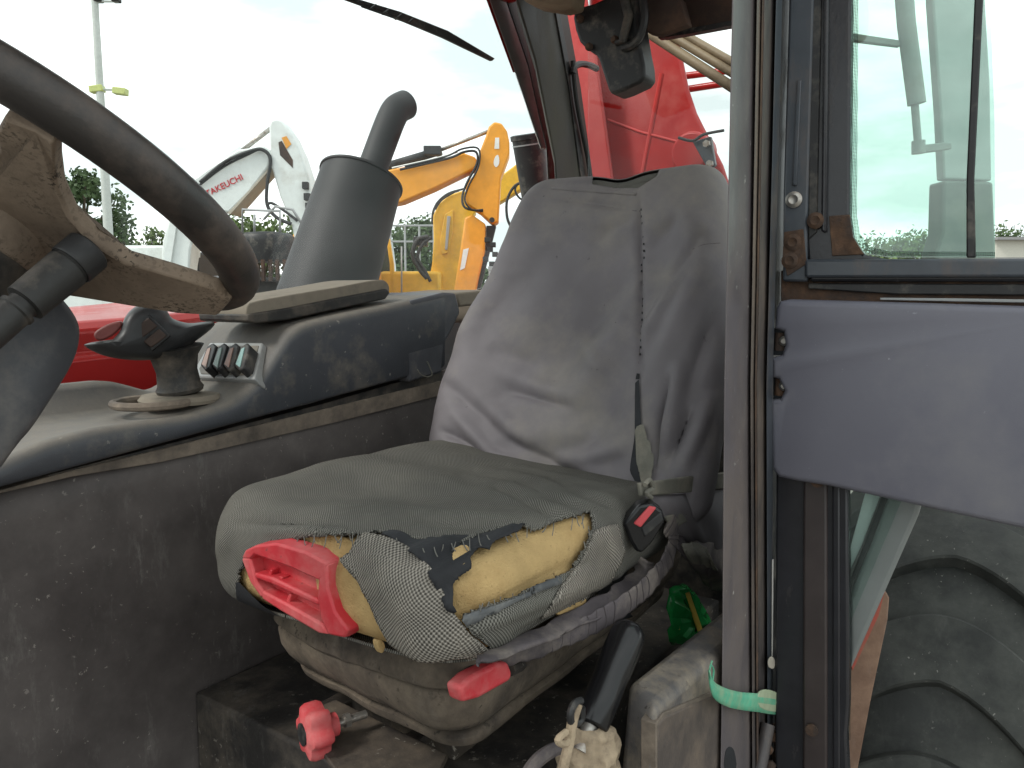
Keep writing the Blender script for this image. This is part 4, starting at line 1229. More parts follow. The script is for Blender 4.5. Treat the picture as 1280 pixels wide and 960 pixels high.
# ================================================================== door pillar and open door
PD = Vector((0.30, 0.954, 0))           # depth of the pillar's section, between the cab's two axes
def bar(name, mat_, pts, v, depth, par=tele, bevel=.003, **k):
    return MB().slab([at_v(x, y, v) for x, y in pts], PD * depth).build(name, mat_, par, bevel=bevel, **k)
pil = bar('door_pillar', M_pill, [(919, -260), (950, -260), (947, 0), (939, 480), (942, 1100), (898, 1100), (902, 850), (905, 480), (915, 0)], .350, .075, bevel=.006, seg=3)
bar('pillar_edge', M_chan, [(947, -260), (956, -260), (953, 0), (944, 480), (947, 1100), (941, 1100), (938, 480), (946, 0)], .345, .03, pil, .002)
bar('rust_line', M_rust, [(954, -260), (958, -260), (955, 0), (946, 480), (949, 1100), (946.5, 1100), (943.5, 480), (952.5, 0)], .3425, .02, pil, .001)
bar('pillar_channel', M_chan, [(958, -260), (973, -260), (970, 0), (958, 480), (960, 1100), (949, 1100), (946, 480), (955, 0)], .352, .05, pil, .004)
bar('pillar_lip', M_steel_b, [(972, -260), (981, -260), (978, 0), (966, 480), (966, 1100), (960, 1100), (958, 480), (970, 0)], .346, .05, pil, .003)
bar('weather_strip', M_blk, [(980, -260), (994, -260), (990, 0), (974, 480), (974, 1100), (965, 1100), (965, 480), (978, 0)], .362, .05, pil, .003)
bar('pale_sealant', mat('sealant', (0.55, 0.53, 0.5), .6, bump=.3), [(965, 700), (967, 700), (966, 820), (964.5, 820)], .3445, .003, pil, 0)
bar('sealant_drip', mat('sealant2', (0.55, 0.5, 0.42), .6, bump=.5), sm2([(960, 826), (965, 822), (969, 828), (967, 836), (961, 834)], 3), .340, .006, pil, .002)
bar('pillar_slot', M_lining, sm2([(906, 962), (907, 940), (912, 934), (918, 940), (920, 962)], 3), .3495, .003, pil, 0)
# rusty lower hinge pin and nut at the pillar foot
hc = at_v(980, 905, .335)
MB().tube([at_v(976, 882, .335), at_v(972, 990, .335)], .009, 12).build('hinge_pin', M_rust, pil)
MB().lathe(at_v(973, 918, .335), Z, [(0, .018), (.010, .018)], 6).build('hinge_nut', M_rust, pil)
MB().tube([at_v(960, 905, .340), at_v(944, 990, .340)], .011, 10).build('pillar_pipe', M_chan, pil)
MB().lathe(at_v(983, 881, .330), -S + R * -.4, [(-.01, .013), (.006, .013), (.012, .009)], 20).build('hinge_bolt', M_chrome, pil)
for i in range(7):
    c_ = at_v(964 + random.uniform(-6, 26), 925 + 6 * i + random.uniform(-4, 4), .338)
    MB().lathe(c_, Vector((random.uniform(-1, 1), -1, random.uniform(-.5, .5))), [(-.008, .003), (-.003, .010), (.003, .009), (.007, .002)], 7).build('rust_flake', M_rust, pil, smooth=0)

# the door stands open at about a right angle to the cab's side
DH = at_v(974, 480, .350)
DD = (-S * math.cos(math.radians(4)) + R * math.sin(math.radians(4))).normalized()
DN = DD.cross(Z).normalized()
if DN.dot(CP - DH) < 0: DN = -DN
def at_d(px, py, off=0.0): return at_plane(px, py, DH + DN * off, DN)
def dslab(name, mat_, pts, off, depth, par, bevel=.003, **k):
    return MB().slab([at_d(x, y, off) for x, y in pts], -DN * depth).build(name, mat_, par, bevel=bevel, **k)
door = dslab('cab_door', M_dstile, [(1010, -300), (1062, -300), (1064, 0), (1062, 270), (1066, 296), (1080, 318), (1110, 324), (1500, 322), (1500, 352), (1110, 352), (1012, 352), (1008, 300), (1010, 0)], 0, .03, tele, .004, label='open cab door with dark frame and grey inner panel')
dslab('door_edge', M_steel_b, [(988, -300), (1018, -300), (1018, 0), (1009, 300), (1009, 352), (978, 352), (979, 240), (986, 0)], .006, .03, door, .004)
dslab('edge_ridge', M_steel_b, [(996, 100), (1002, 100), (996, 232), (990, 232)], .010, .01, door, .002)
dslab('frame_groove', M_blk, [(1014, -300), (1028, -300), (1027, 0), (1021, 290), (1010, 300), (1012, 0)], .004, .01, door, .002)
dslab('frame_ridge', M_dstile, [(1030, -300), (1037, -300), (1036, 0), (1033, 290), (1026, 290), (1029, 0)], .010, .02, door, .003)
dslab('rail_cap', M_steel_b, [(1006, 324), (1500, 322), (1500, 346), (1006, 347)], .012, .015, door, .004)
dslab('rust_corner', M_rust, [(1036, 270), (1062, 268), (1066, 296), (1080, 318), (1040, 320)], .0035, .006, door, .001)
dslab('rust_patch', M_rust, [(980, 290), (1004, 286), (1008, 330), (984, 345), (978, 320)], .0085, .006, door, .001)
# rusty gap between rail and panel
dslab('lower_rail', M_rust, [(976, 338), (1100, 338), (1500, 338), (1500, 400), (976, 400)], -.012, .02, door, .002)
dslab('rail_shadow_seal', M_blk, [(1010, 354), (1500, 356), (1500, 371), (1120, 368), (1010, 361)], -.004, .01, door, .002)
dslab('bright_bead', M_greyal, [(1100, 372), (1200, 373), (1500, 378), (1500, 382), (1200, 377), (1100, 375)], .002, .006, door, .001)
# upper glass with its dotted border
gpts = [(1064, -300), (1236, -300), (1238, 0), (1243, 150), (1244, 322), (1110, 322), (1082, 318), (1068, 298), (1064, 270), (1066, 0)]
MB().slab([at_d(x, y, -.016) for x, y in gpts], -DN * .005).build('upper_pane', G_door, door, smooth=0)
def ribbon(name, mat_, A_, B_, par, off):
    vs_ = [at_d(x, y, off) for x, y in A_] + [at_d(x, y, off) for x, y in B_]
    n = len(A_)
    me = bpy.data.meshes.new(name)
    me.from_pydata([tuple(p) for p in vs_], [], [(i, i + 1, n + i + 1, n + i) for i in range(n - 1)])
    ul_ = me.uv_layers.new(name='UVMap')
    for poly in me.polygons:
        for li, vi in zip(poly.loop_indices, poly.vertices):
            p = vs_[vi]
            ul_.data[li].uv = (p.dot(DD), p.z)
    return put(name, me, mat_, par, smooth=0)
ribbon('dotted_border', M_frit, [(1063, -100), (1065, 0), (1063, 270), (1068, 297), (1082, 316), (1110, 320), (1244, 320)], [(1071, -100), (1073, 0), (1071, 268), (1075, 292), (1087, 309), (1112, 314), (1244, 315)], door, -.0145)
dslab('glass_seal', M_blk, [(1226, -300), (1235, -300), (1229, 0), (1218, 225), (1220, 322), (1208, 322), (1208, 225), (1218, 0)], -.006, .008, door, .002)
# screws of the frame
for x, y, mt in ((993, 250, M_chrome), (992, 303, M_rust), (1020, 276, M_rust), (988, 326, M_rust)):
    MB().lathe(at_d(x, y, .004), DN, [(0, .0125), (.006, .0125), (.009, .007), (.007, .004)], 18).build('frame_screw', mt, door)
# inner trim panel
ph = [(975, 384), (980, 376), (992, 374), (1100, 377), (1200, 380), (1330, 384), (1500, 388), (1500, 712), (1330, 668), (1280, 655), (1200, 638), (1100, 616), (1040, 603), (1000, 597), (978, 592), (969, 580), (968, 498), (980, 496), (985, 486), (978, 472), (970, 470), (970, 446), (982, 442), (986, 430), (984, 414), (973, 410)]
dp = MB()
off_, n_ = [(.0, 1), (.024, 1), (.034, .992), (.040, .975)], len(ph)
pc_ = at_d(1200, 490, 0)
rows = []
for of_, sc in off_:
    rows.append([pc_ + (at_d(x, y, 0) - pc_) * (1 if of_ < .03 else 1) + DN * of_ for x, y in ph])
# inset the outer layers towards the inside for a rounded edge
def inset(poly, d):
    m = len(poly)
    out = []
    for i in range(m):
        a, b, c = poly[i - 1], poly[i], poly[(i + 1) % m]
        e1 = (b - a).normalized(); e2 = (c - b).normalized()
        n1 = DN.cross(e1); n2 = DN.cross(e2)
        q = (n1 + n2)
        q = q.normalized() if q.length > 1e-6 else n1
        out.append(b + q * d)
    return out
base_ = [at_d(x, y, 0) for x, y in ph]
ar = sum((base_[i].cross(base_[(i + 1) % len(base_)])).dot(DN) for i in range(len(base_)))
sg = 1 if ar > 0 else -1
rows = [base_, [p + DN * .022 for p in base_]]
for k in range(1, 5):
    a = k / 4 * math.pi / 2
    rows.append([p + DN * (.022 + .013 * math.sin(a)) for p in inset(base_, sg * .010 * (1 - math.cos(a)))])
dp.grid(rows, close=True)
dp.f.append(tuple(len(dp.v) - len(ph) + i for i in range(len(ph))))
dpan = dp.build('door_panel', M_dpanel, door, smooth=35, label='smooth blue grey plastic inner door panel')
for y in (426, 482):
    MB().lathe(at_d(976, y + 12, .012), Z, [(0, .010), (.028, .010)], 16).build('door_hinge', M_rust, door)
    MB().lathe(at_d(981, y, .018), DN, [(0, .008), (.006, .008), (.010, .004)], 12).build('hinge_screw', M_chrome, door)
    dslab('hinge_leaf', M_steel_b, [(966, y - 16), (990, y - 16), (990, y + 18), (966, y + 18)], .008, .012, door, .002)
# lower part of the door
dslab('lower_stile', M_dstile, [(970, 560), (1060, 560), (1061, 880), (1058, 920), (1066, 1100), (968, 1100)], .0, .03, door, .004)
dslab('stile_groove', mat('groove_brown', (0.045, 0.035, 0.034), .45, dust=(.12, .1, .085), damt=.3, dstretch=(1, 1, .3), bump=.1), [(1004, 560), (1034, 560), (1034, 1100), (1003, 1100)], .006, .02, door, .004)
dslab('stile_ridge', M_dstile, [(1040, 560), (1050, 560), (1050, 1100), (1041, 1100)], .004, .02, door, .003)
for x, y in ((1022, 601), (1015, 912)):
    MB().lathe(at_d(x, y, .010), DN, [(0, .010), (.004, .010), (.004, .006)], 16).build('stile_plug', M_rust, door)
MB().slab([at_d(x, y, -.018) for x, y in [(1058, 600), (1090, 600), (1132, 614), (1062, 780), (1060, 930), (1058, 930)]], -DN * .005).build('lower_pane', G_low, door, smooth=0)
ribbon('dotted_border', M_frit, [(1058, 600), (1059, 700), (1060, 800), (1058, 925)], [(1063, 600), (1064, 700), (1065, 800), (1063, 925)], door, -.0165)
dt = dslab('glass_edge_tube', M_tubeg, [(1112, 604), (1158, 612), (1148, 645), (1062, 840), (1060, 750), (1086, 680)], -.035, .035, door, .008, seg=3)
dslab('tube_seal', M_blk, [(1108, 604), (1116, 606), (1088, 682), (1062, 742), (1061, 728), (1080, 680)], -.032, .01, door, .002)
dslab('sky_reflection_strip', M_whitep, [(1086, 600), (1106, 604), (1078, 680), (1061, 716), (1061, 690)], -.045, .01, door, .001)  # white strip stands for sky reflected in the lower glass

# ================================================================== behind the door: rear wheel, mudguard strip, reflected strut and post
strip = MB().slab([at_Y(x, y, 1.28) for x, y in [(1094, 742), (1108, 740), (1112, 748), (1110, 775), (1090, 870), (1072, 965), (1062, 1010), (1050, 1010), (1056, 870), (1062, 815)]], Vector((.004, .02, 0))).build('mudguard_strip', mat('rusty_brown_strip', (0.21, 0.125, 0.085), .8, var=.2, dust=(.3, .2, .14), damt=.5, dscale=14, scratch=.3, bump=.4), tele, bevel=.003)
MB().slab([at_Y(x, y, 1.277) for x, y in [(1094, 742), (1106, 740), (1098, 770), (1066, 838), (1060, 820)]], Vector((0, .002, 0))).build('flaked_red_paint', mat('flaked_red', (0.42, 0.07, 0.05), .6, dust=(.25, .13, .09), damt=.6, dscale=30, bump=.4), strip, smooth=0)
TC = L(2.02, 0.12, 0.63)
TR, TW = 0.63, 0.235
whl = MB()
seg = 72
prof_t = [(-TW + .03, .33), (-TW, .42), (-TW - .005, .50), (-TW + .01, TR - .07), (-TW + .04, TR - .035), (-TW * .5, TR - .022), (0, TR - .018), (TW * .5, TR - .022), (TW - .04, TR - .035), (TW - .01, TR - .07), (TW + .005, .50), (TW, .42), (TW - .03, .33)]
whl.lathe(TC, S, prof_t, seg, caps=False)
wheel = whl.build('rear_wheel', M_tyre, tele, smooth=60)
MB().lathe(TC, S, [(-TW + .05, .335), (-TW + .03, .335), (-TW + .035, .30), (-.05, .28), (-.05, .05), (-.09, .05), (-.09, .0)], 40, caps=False).build('wheel_rim', mat('rim_white', (.6, .6, .57), .5, dust=DUST, damt=.5, dscale=5), wheel)
# broad arched lugs across the tread
def lug():
    m = MB()
    rows = []
    n = 22
    for i in range(n + 1):
        t_ = -1 + 2 * i / n
        w_ = t_ * (TW + .004)
        ang = -0.30 * abs(t_) ** 1.7
        rr = TR - .020 - .050 * max(0, (abs(t_) - .72) / .28) ** 2
        ht = .030 * (1 - .2 * abs(t_))
        hw = .058 + .014 * abs(t_)
        row = []
        for da, dr in ((-1.12, -.012), (-1.02, ht * .85), (-.95, ht * .98), (-.6, ht), (.6, ht), (.95, ht * .98), (1.02, ht * .85), (1.12, -.012)):
            a = ang + da * hw / rr
            r_ = rr + dr
            row.append((r_ * math.cos(a), w_, r_ * math.sin(a)))
        rows.append(row)
    m.grid([[Vector(p) for p in r_] for r_ in rows])
    m.f.append(tuple(range(8))); m.f.append(tuple(len(m.v) - 8 + i for i in range(7, -1, -1)))
    return m.mesh('lug')
lm = lug()
lm.materials.append(M_tyre)
lm.polygons.foreach_set('use_smooth', [True] * len(lm.polygons))
lm.set_sharp_from_angle(angle=math.radians(28))
basis = Matrix((( -R.x, S.x, 0), (-R.y, S.y, 0), (0, 0, 1))).to_4x4()
NL = 16
for i in range(NL):
    o = bpy.data.objects.new('tread_lug', lm)
    COL.objects.link(o)
    o.parent = wheel
    o.matrix_basis = Matrix.Translation(TC) @ basis @ Matrix.Rotation(2 * math.pi * (i + .3) / NL, 4, 'Y')
# solid strut and post put in for reflections in the door glass
gs = MB().tube([at_Y(1126, -60, 1.5), at_Y(1133, 30, 1.5), at_Y(1146, 130, 1.5)], .0165, 12).build('strut_reflection', M_greyal, tele)
MB().tube([at_Y(1143, 125, 1.5), at_Y(1148, 186, 1.5)], .007, 10).build('rod_reflection', M_greyal, gs)
MB().tube([at_Y(1148, 176, 1.5), at_Y(1148, 192, 1.5)], .012, 10).build('rod_end_reflection', M_greyal, gs)
MB().slab([at_Y(x, y, 1.5) for x, y in [(1146, 182), (1178, 178), (1190, 178), (1190, 186), (1178, 188), (1146, 192)]], Vector((0, .012, 0))).build('bracket_reflection', M_greyal, gs, bevel=.002)
MB().slab([at_Y(x, y, 1.5) for x, y in [(1060, 40), (1126, 50), (1126, 58), (1060, 50)]], Vector((0, .012, 0))).build('arm_reflection', M_greyal, gs, bevel=.002)
po = MB().slab([at_Y(x, y, 1.62) for x, y in [(1164, -200), (1166, 0), (1176, 140), (1180, 224), (1240, 226), (1238, 100), (1232, 0), (1230, -200)]], Vector((0, .03, 0))).build('post_reflection', mat('post_reflection_grey', (.46, .49, .49), .4, var=.1, bump=.05), tele, bevel=.004)  # grey slabs model a cab pillar mirrored in the pane
MB().slab([at_Y(x, y, 1.60) for x, y in [(1180, 225), (1242, 227), (1246, 330), (1246, 420), (1176, 420), (1170, 316), (1178, 290)]], Vector((0, .06, 0))).build('lower_post_reflection', mat('post_reflection_dark', (.17, .185, .175), .5, var=.2, dust=(.25, .24, .2), damt=.4, bump=.1), po, bevel=.006)
# mudguard over the rear wheel, hidden behind the door
mg = MB()
rows = []
for i in range(20):
    a = math.radians(78 + 80 * i / 19)
    rows.append([TC + R * (-(TR + .09) * math.cos(a)) + Z * ((TR + .09) * math.sin(a)) + S * s_ for s_ in (.05, .30)])
# (kept inboard so the tread stays in view)
mgo = mg.grid(rows).build('mudguard', M_blk, tele, smooth=180)
m2 = mgo.modifiers.new('thick', 'SOLIDIFY'); m2.thickness = .01
# chassis and the other wheels, mostly out of view
MB().lbox(-1.6, 2.9, 0.50, 1.75, 0.45, 0.74).build('chassis', M_blk2, tele, bevel=.02)
def wheel_copy(at_):
    w2 = wheel.copy(); COL.objects.link(w2)
    w2.parent = tele
    w2.matrix_parent_inverse = Matrix.Translation(-Vector(tele.location))
    w2.location = at_ - TC
    for ch in [c for c in bpy.data.objects if c.parent == wheel]:
        c = ch.copy(); COL.objects.link(c); c.parent = w2
wheel_copy(L(2.02, 1.95, .63)); wheel_copy(L(-1.3, .12, .63)); wheel_copy(L(-1.3, 1.95, .63))

# ================================================================== loose things
# green strap tied round the pillar foot
sp_ = [(888, 838), (890, 852), (896, 864), (908, 872), (925, 876), (945, 878), (960, 880), (974, 882)]
hw_ = [.4, 7, 10, 11, 11, 11.5, 12, 11]
P1 = [at_v(x - (3 if i < 3 else 0), y - h2, .338) for i, ((x, y), h2) in enumerate(zip(sp_, hw_))]
P2 = [at_v(x - (3 if i < 3 else 0), y + h2, .338) for i, ((x, y), h2) in enumerate(zip(sp_, hw_))]
P1, P2 = smooth_path(P1, 5), smooth_path(P2, 5)
rows = [P1, [a.lerp(b, .33) - S * .0015 for a, b in zip(P1, P2)], [a.lerp(b, .66) for a, b in zip(P1, P2)], P2]
st = MB().grid(rows).build('green_strap', M_strap, None, smooth=180)
m2 = st.modifiers.new('thick', 'SOLIDIFY'); m2.thickness = .0022
tag(st, 'frayed green webbing strap tied round the foot of the grey door pillar', 'strap')
for q in ([(889, 850), (887, 838), (890, 826)], [(891, 850), (892, 838), (890, 832)]):
    MB().tube(smooth_path([at_v(x, y, .337) for x, y in q], 4), .0012, 5).build('frayed_end', M_strap, st)
MB().slab([at_v(x, y, .335) for x, y in sm2([(948, 868), (958, 862), (974, 868), (976, 886), (968, 890), (950, 884)], 3)], S * .003).build('strap_knot', mat('strap_pale', (.38, .45, .3), .85, var=.2, bump=.6), st, bevel=.001)
# shiny green packet wedged behind the seat
gp = [(836, 742), (852, 730), (862, 736), (880, 764), (888, 786), (866, 800), (840, 806), (834, 780)]
P = sm2(gp, 4)
cen = at_v(860, 770, .52)
rows = []
for of_, sc in ((.0, 1.0), (.010, .92), (.017, .7), (.019, .35)):
    rows.append([cen + (at_v(x, y, .52) - cen) * sc - S * (of_ + .011 * noise.noise(Vector((x * .13, y * .13, of_ * 90)))) for x, y in P])
pk = MB().grid(rows, close=True)
pk.f.append(tuple(len(pk.v) - len(P) + i for i in range(len(P))))
pko = pk.build('snack_packet', M_pack, None, smooth=18)
m2 = pko.modifiers.new('thick', 'SOLIDIFY'); m2.thickness = .002; m2.offset = -1
tag(pko, 'shiny green foil packet wedged behind the seat beside the door pillar', 'packet')
MB().slab([at_v(x, y, .497) for x, y in [(858, 742), (862, 740), (878, 786), (873, 790)]], S * .002).build('gold_stripe', mat('gold_print', (.55, .40, .07), .35, bump=0), pko, smooth=0)

# ================================================================== the yard beyond
Yv = Vector((0, 1, 0))
def yslab(name, mat_, pts, y, depth, par, bevel=.01, dx=0.0, **k):
    return MB().slab([at_Y(a, b, y) for a, b in pts], Vector((dx, depth, 0))).build(name, mat_, par, bevel=bevel, **k)
def ytube(name, mat_, pts, y, r_, par, sm=True, seg=8):
    P = [at_Y(a, b, y) for a, b in pts]
    return MB().tube(smooth_path(P, 5) if sm and len(P) > 2 else P, r_, seg).build(name, mat_, par, smooth=180)
def text_on(body, mat_, name, a, b, y, par, off=-.02):
    """lettering from pixel a to pixel b on the plane at distance y"""
    cu = bpy.data.curves.new(name, 'FONT')
    cu.body = body
    cu.extrude = 0.004
    to = bpy.data.objects.new(name + '_c', cu)
    COL.objects.link(to)
    bpy.context.view_layer.update()
    me = bpy.data.meshes.new_from_object(to.evaluated_get(bpy.context.evaluated_depsgraph_get()))
    bpy.data.objects.remove(to)
    A_, B_ = at_Y(a[0], a[1], y + off), at_Y(b[0], b[1], y + off)
    w_ = max(v.co.x for v in me.vertices)
    ex_ = (B_ - A_) / w_
    ez_ = Vector((-ex_.z, 0, ex_.x))
    for v in me.vertices:
        c = v.co.copy()
        v.co = A_ + ex_ * c.x + ez_ * c.y + Vector((0, -1, 0)) * c.z
    return put(name, me, mat_, par, smooth=0)
def tracks(par, cxp, y, w, half, h=.7):
    """undercarriage and house on the ground below a boom"""
    c = at_Y(cxp, 371, y)
    for sx in (-1, 1):
        m = MB()
        pts = []
        for a in np.linspace(math.pi / 2, 1.5 * math.pi, 8):
            pts.append((-half + .3 * math.cos(a), .32 + .3 * math.sin(a)))
        for a in np.linspace(-math.pi / 2, math.pi / 2, 8):
            pts.append((half + .3 * math.cos(a), .32 + .3 * math.sin(a)))
        m.slab([Vector((c.x + a, y + .35 + sx * w - .2, b)) for a, b in pts], Vector((0, .4, 0)))
        m.build('crawler_track', M_hose, par, bevel=.02)
    MB().box(Vector((c.x, y + .35, .75)), (Vector((1, 0, 0)), Yv, Z), (half * .8, w * .8, .14)).build('undercarriage', M_hose, par, bevel=.02)

# ---- white excavator
we = root('white_excavator', 'white excavator with raised boom behind the red bonnet', 'excavator', at_z(215, 560, 0), 'excavators parked in the yard')
WY = 8.0
b_ = yslab('boom', M_whitep, [(199, 345), (203, 300), (214, 262), (234, 229), (260, 210), (296, 187), (330, 182), (338, 196), (336, 208), (312, 240), (286, 266), (262, 262), (246, 282), (238, 312), (236, 345)], WY, .28, we, .02)
yslab('boom_underside', M_tan, [(337, 209), (334, 216), (288, 268), (284, 267)], WY + .0, .28, b_, .004)
yslab('boom_rib', M_whitep, [(201, 340), (214, 266), (232, 240), (240, 246), (222, 272), (212, 340)], WY - .03, .03, b_, .004)
text_on('TAKEUCHI', M_txt, 'boom_lettering', (259, 246), (304, 224), WY, b_, -.008)
ytube('boom_cylinder', M_whitep, [(232, 236), (303, 188)], WY + .14, .055, we, False, 14)
ytube('cylinder_rod', M_chrome, [(303, 188), (338, 161)], WY + .14, .024, we, False, 10)
s_ = yslab('dipper_arm', M_whitep, [(336, 158), (338, 150), (346, 148), (353, 151), (366, 170), (376, 192), (387, 226), (390, 246), (386, 272), (378, 306), (368, 300), (364, 280), (350, 246), (338, 205)], WY - .02, .3, we, .02)
yslab('dipper_slot', M_dbrown, [(348, 178), (352, 176), (366, 200), (366, 210), (350, 194)], WY - .024, .01, s_, 0)
yslab('warning_decal', M_orange, [(352, 172), (358, 170), (364, 180), (358, 186)], WY - .026, .004, s_, 0)
ytube('hydraulic_hose', M_hose, [(250, 228), (282, 202), (316, 188), (330, 188), (338, 200), (334, 230), (334, 256), (346, 272), (364, 280)], WY - .04, .018, we)
ytube('hydraulic_hose', M_hose, [(334, 256), (340, 254), (356, 264), (372, 276)], WY - .05, .014, we)
ytube('hydraulic_hose', M_hose, [(246, 234), (280, 208), (312, 192), (324, 186)], WY - .02, .012, we)
for q in ((382, 232), (384, 246), (386, 258)):
    MB().box(at_Y(q[0], q[1], WY - .05), (Vector((1, 0, 0)), Yv, Z), (.03, .03, .035)).build('arm_lug', M_hose, s_, bevel=.004)
bd_ = MB().box(at_Y(150, 385, WY + .4) , (Vector((1, 0, 0)), Yv, Z), (.62, .7, .28)).build('house', M_whitep, we, bevel=.06, seg=3)
text_on('TEZM', M_txt, 'house_lettering', (133, 397), (152, 393), WY - .32, bd_, -.01)
MB().box(at_Y(196, 344, WY + .35), (Vector((1, 0, 0)), Yv, Z), (.34, .28, .3)).build('swing_post', M_whitep, we, bevel=.03)
MB().box(at_Y(244, 345, WY + .5), (Vector((1, 0, 0)), Yv, Z), (.16, .3, .25)).build('slew_gear', M_hose, we, bevel=.03)
tracks(we, 215, WY, .55, .8)
MB().box(at_Y(190, 420, WY + .4), (Vector((1, 0, 0)), Yv, Z), (.9, .6, .2)).build('slew_deck', M_whitep, we, bevel=.04)
# ---- dark machine with a drum between white excavator and exhaust
dm = root('compactor', 'dark machine with round black drum cover and rails beside the exhaust', 'machine', at_z(336, 560, 0))
DY = 6.6
dc = at_Y(334, 292, DY + .3)
drum = MB().lathe(dc - Z * .25, Z, [(0, .22), (.17, .235), (.22, .235), (.25, .20), (.26, .12)], 32).build('drum_cover', M_blk, dm, smooth=60)
MB().box(dc - Z * .85, (Vector((1, 0, 0)), Yv, Z), (.34, .34, .46)).build('machine_body', M_hose, dm, bevel=.03)
MB().box(dc - Z * 1.55, (Vector((1, 0, 0)), Yv, Z), (.5, .5, 0.0 + dc.z / 2 - .25 if False else .45)).build('machine_base', M_hose, dm, bevel=.03)
for i in range(7):
    MB().box(at_Y(302 + i * 9, 338, DY - .1), (Vector((1, 0, 0)), Yv, Z), (.012, .02, .09)).build('grille_bar', M_dbrown, dm, bevel=0)
for x in (-.55, .55):
    for y in (-.42, .42):
        MB().lathe(Vector((dc.x + x * .8, dc.y + y, .32)), Yv, [(-.1, .0), (-.1, .32), (.1, .32), (.1, .0)], 24).build('roller_wheel', M_hose, dm, smooth=50)
for q in ([(303, 292), (303, 262), (350, 264), (350, 290)], [(318, 290), (318, 268)], [(330, 274), (344, 258), (366, 262), (376, 278)]):
    ytube('guard_rail', M_greyal, q, DY + .2, .012, dm, False, 6)

# ---- orange excavator
oe = root('orange_excavator', 'orange excavator with bent dipper arm right of the exhaust', 'excavator', at_z(560, 560, 0), 'excavators parked in the yard')
OY = 9.0
b_ = yslab('boom', M_orange, [(440, 262), (456, 236), (478, 219), (486, 212), (540, 201), (580, 191), (594, 196), (598, 206), (591, 212), (542, 236), (502, 253), (486, 256), (466, 300), (440, 300)], OY, .3, oe, .02)
ytube('arm_cylinder', M_hose, [(484, 208), (552, 188)], OY + .1, .05, oe, False, 12)
ytube('cylinder_rod', M_chrome, [(552, 187), (614, 163)], OY + .1, .022, oe, False, 10)
MB().box(at_Y(541, 189, OY + .05), (Vector((1, 0, 0)), Yv, Z), (.10, .08, .05)).build('hose_block', M_hose, oe, bevel=.01)
s_ = yslab('dipper_arm', M_orange, [(607, 170), (611, 158), (618, 152), (627, 154), (634, 164), (637, 178), (637, 192), (626, 222), (623, 277), (616, 281), (600, 266), (584, 256), (581, 244), (583, 230), (597, 212), (600, 188)], OY - .03, .32, oe, .02)
yslab('lower_arm', M_orange, [(581, 272), (590, 268), (607, 280), (606, 315), (598, 350), (594, 372), (566, 372), (575, 315)], OY - .02, .3, oe, .02)
yslab('arm_shade_plate', M_hose, [(608, 282), (620, 282), (608, 330), (600, 362), (596, 362), (607, 315)], OY + .02, .2, oe, .004)
yslab('decal', M_decal, [(579, 312), (586, 310), (581, 335), (575, 338)], OY - .026, .004, oe, 0)
yslab('decal', M_decal, [(619, 172), (624, 172), (624, 186), (618, 186)], OY - .036, .004, oe, 0)
yslab('round_decal', M_decal, sm2([(619, 196), (623, 194), (624, 204), (620, 209), (617, 204)], 3), OY - .036, .004, oe, 0)
ytube('hydraulic_hose', M_hose, [(500, 212), (560, 198), (580, 190), (595, 190), (596, 205), (584, 228), (578, 246), (582, 260), (604, 264)], OY - .07, .014, oe)
ytube('hydraulic_hose', M_hose, [(506, 208), (556, 196), (578, 186), (598, 186), (598, 208), (586, 232), (581, 250), (590, 262), (604, 262)], OY - .08, .011, oe)
ytube('hydraulic_hose', M_decal, [(490, 210), (540, 199), (572, 190)], OY - .03, .010, oe)
MB().lathe(at_Y(615, 275, OY - .05), -Yv, [(0, .03), (.02, .03)], 14).build('arm_pin', M_hose, oe)
MB().box(at_Y(425, 345, OY + .6), (Vector((1, 0, 0)), Yv, Z), (.42, .6, .5)).build('house', M_orange, oe, bevel=.06)
MB().box(at_Y(440, 420, OY + .6), (Vector((1, 0, 0)), Yv, Z), (.7, .6, .3)).build('slew_deck', M_hose, oe, bevel=.04)
tracks(oe, 440, OY + .2, .7, 1.0)
# bucket resting on the ground
bb = at_Y(575, 372, OY + .1)
MB().slab([Vector((bb.x - .35, OY - .2, 1.35)), Vector((bb.x + .25, OY - .2, 1.6)), Vector((bb.x + .3, OY - .2, .5)), Vector((bb.x, OY - .2, .05)), Vector((bb.x - .55, OY - .2, .3))], Yv * .7).build('bucket', M_hose, oe, bevel=.03)

# ---- yellow excavator
ye = root('yellow_excavator', 'yellow excavator with curved boom behind the orange dipper arm', 'excavator', at_z(540, 560, 0), 'excavators parked in the yard')
YY = 10.5
b_ = yslab('boom', M_yellow, [(533, 366), (540, 330), (542, 300), (541, 270), (548, 254), (560, 244), (578, 238), (594, 244), (594, 266), (584, 280), (580, 300), (576, 330), (570, 366)], YY, .3, ye, .02)
yslab('boom_plate', M_yellow, [(550, 300), (556, 268), (566, 262), (566, 290), (560, 316), (552, 318)], YY - .04, .04, ye, .006)
yslab('boom_cylinder', M_greyal, [(559, 270), (563, 270), (559, 312), (556, 312)], YY - .08, .05, ye, .004)
for q in ([(541, 268), (546, 254), (560, 242), (580, 236)], [(544, 262), (552, 250), (568, 240)], [(540, 280), (542, 262), (554, 246), (574, 238)]):
    ytube('hydraulic_hose', M_hose, q, YY - .06, .014, ye)
ytube('hose_bundle', M_hose, [(536, 296), (522, 300), (516, 318), (524, 336), (534, 348)], YY - .3, .03, ye)
ytube('hose_bundle', M_hose, [(540, 296), (528, 306), (522, 322), (532, 340), (538, 352)], YY - .3, .022, ye)
MB().box(at_Y(526, 302, YY - .2), (Vector((1, 0, 0)), Yv, Z), (.09, .09, .06)).build('valve_block', M_hose, ye, bevel=.01)
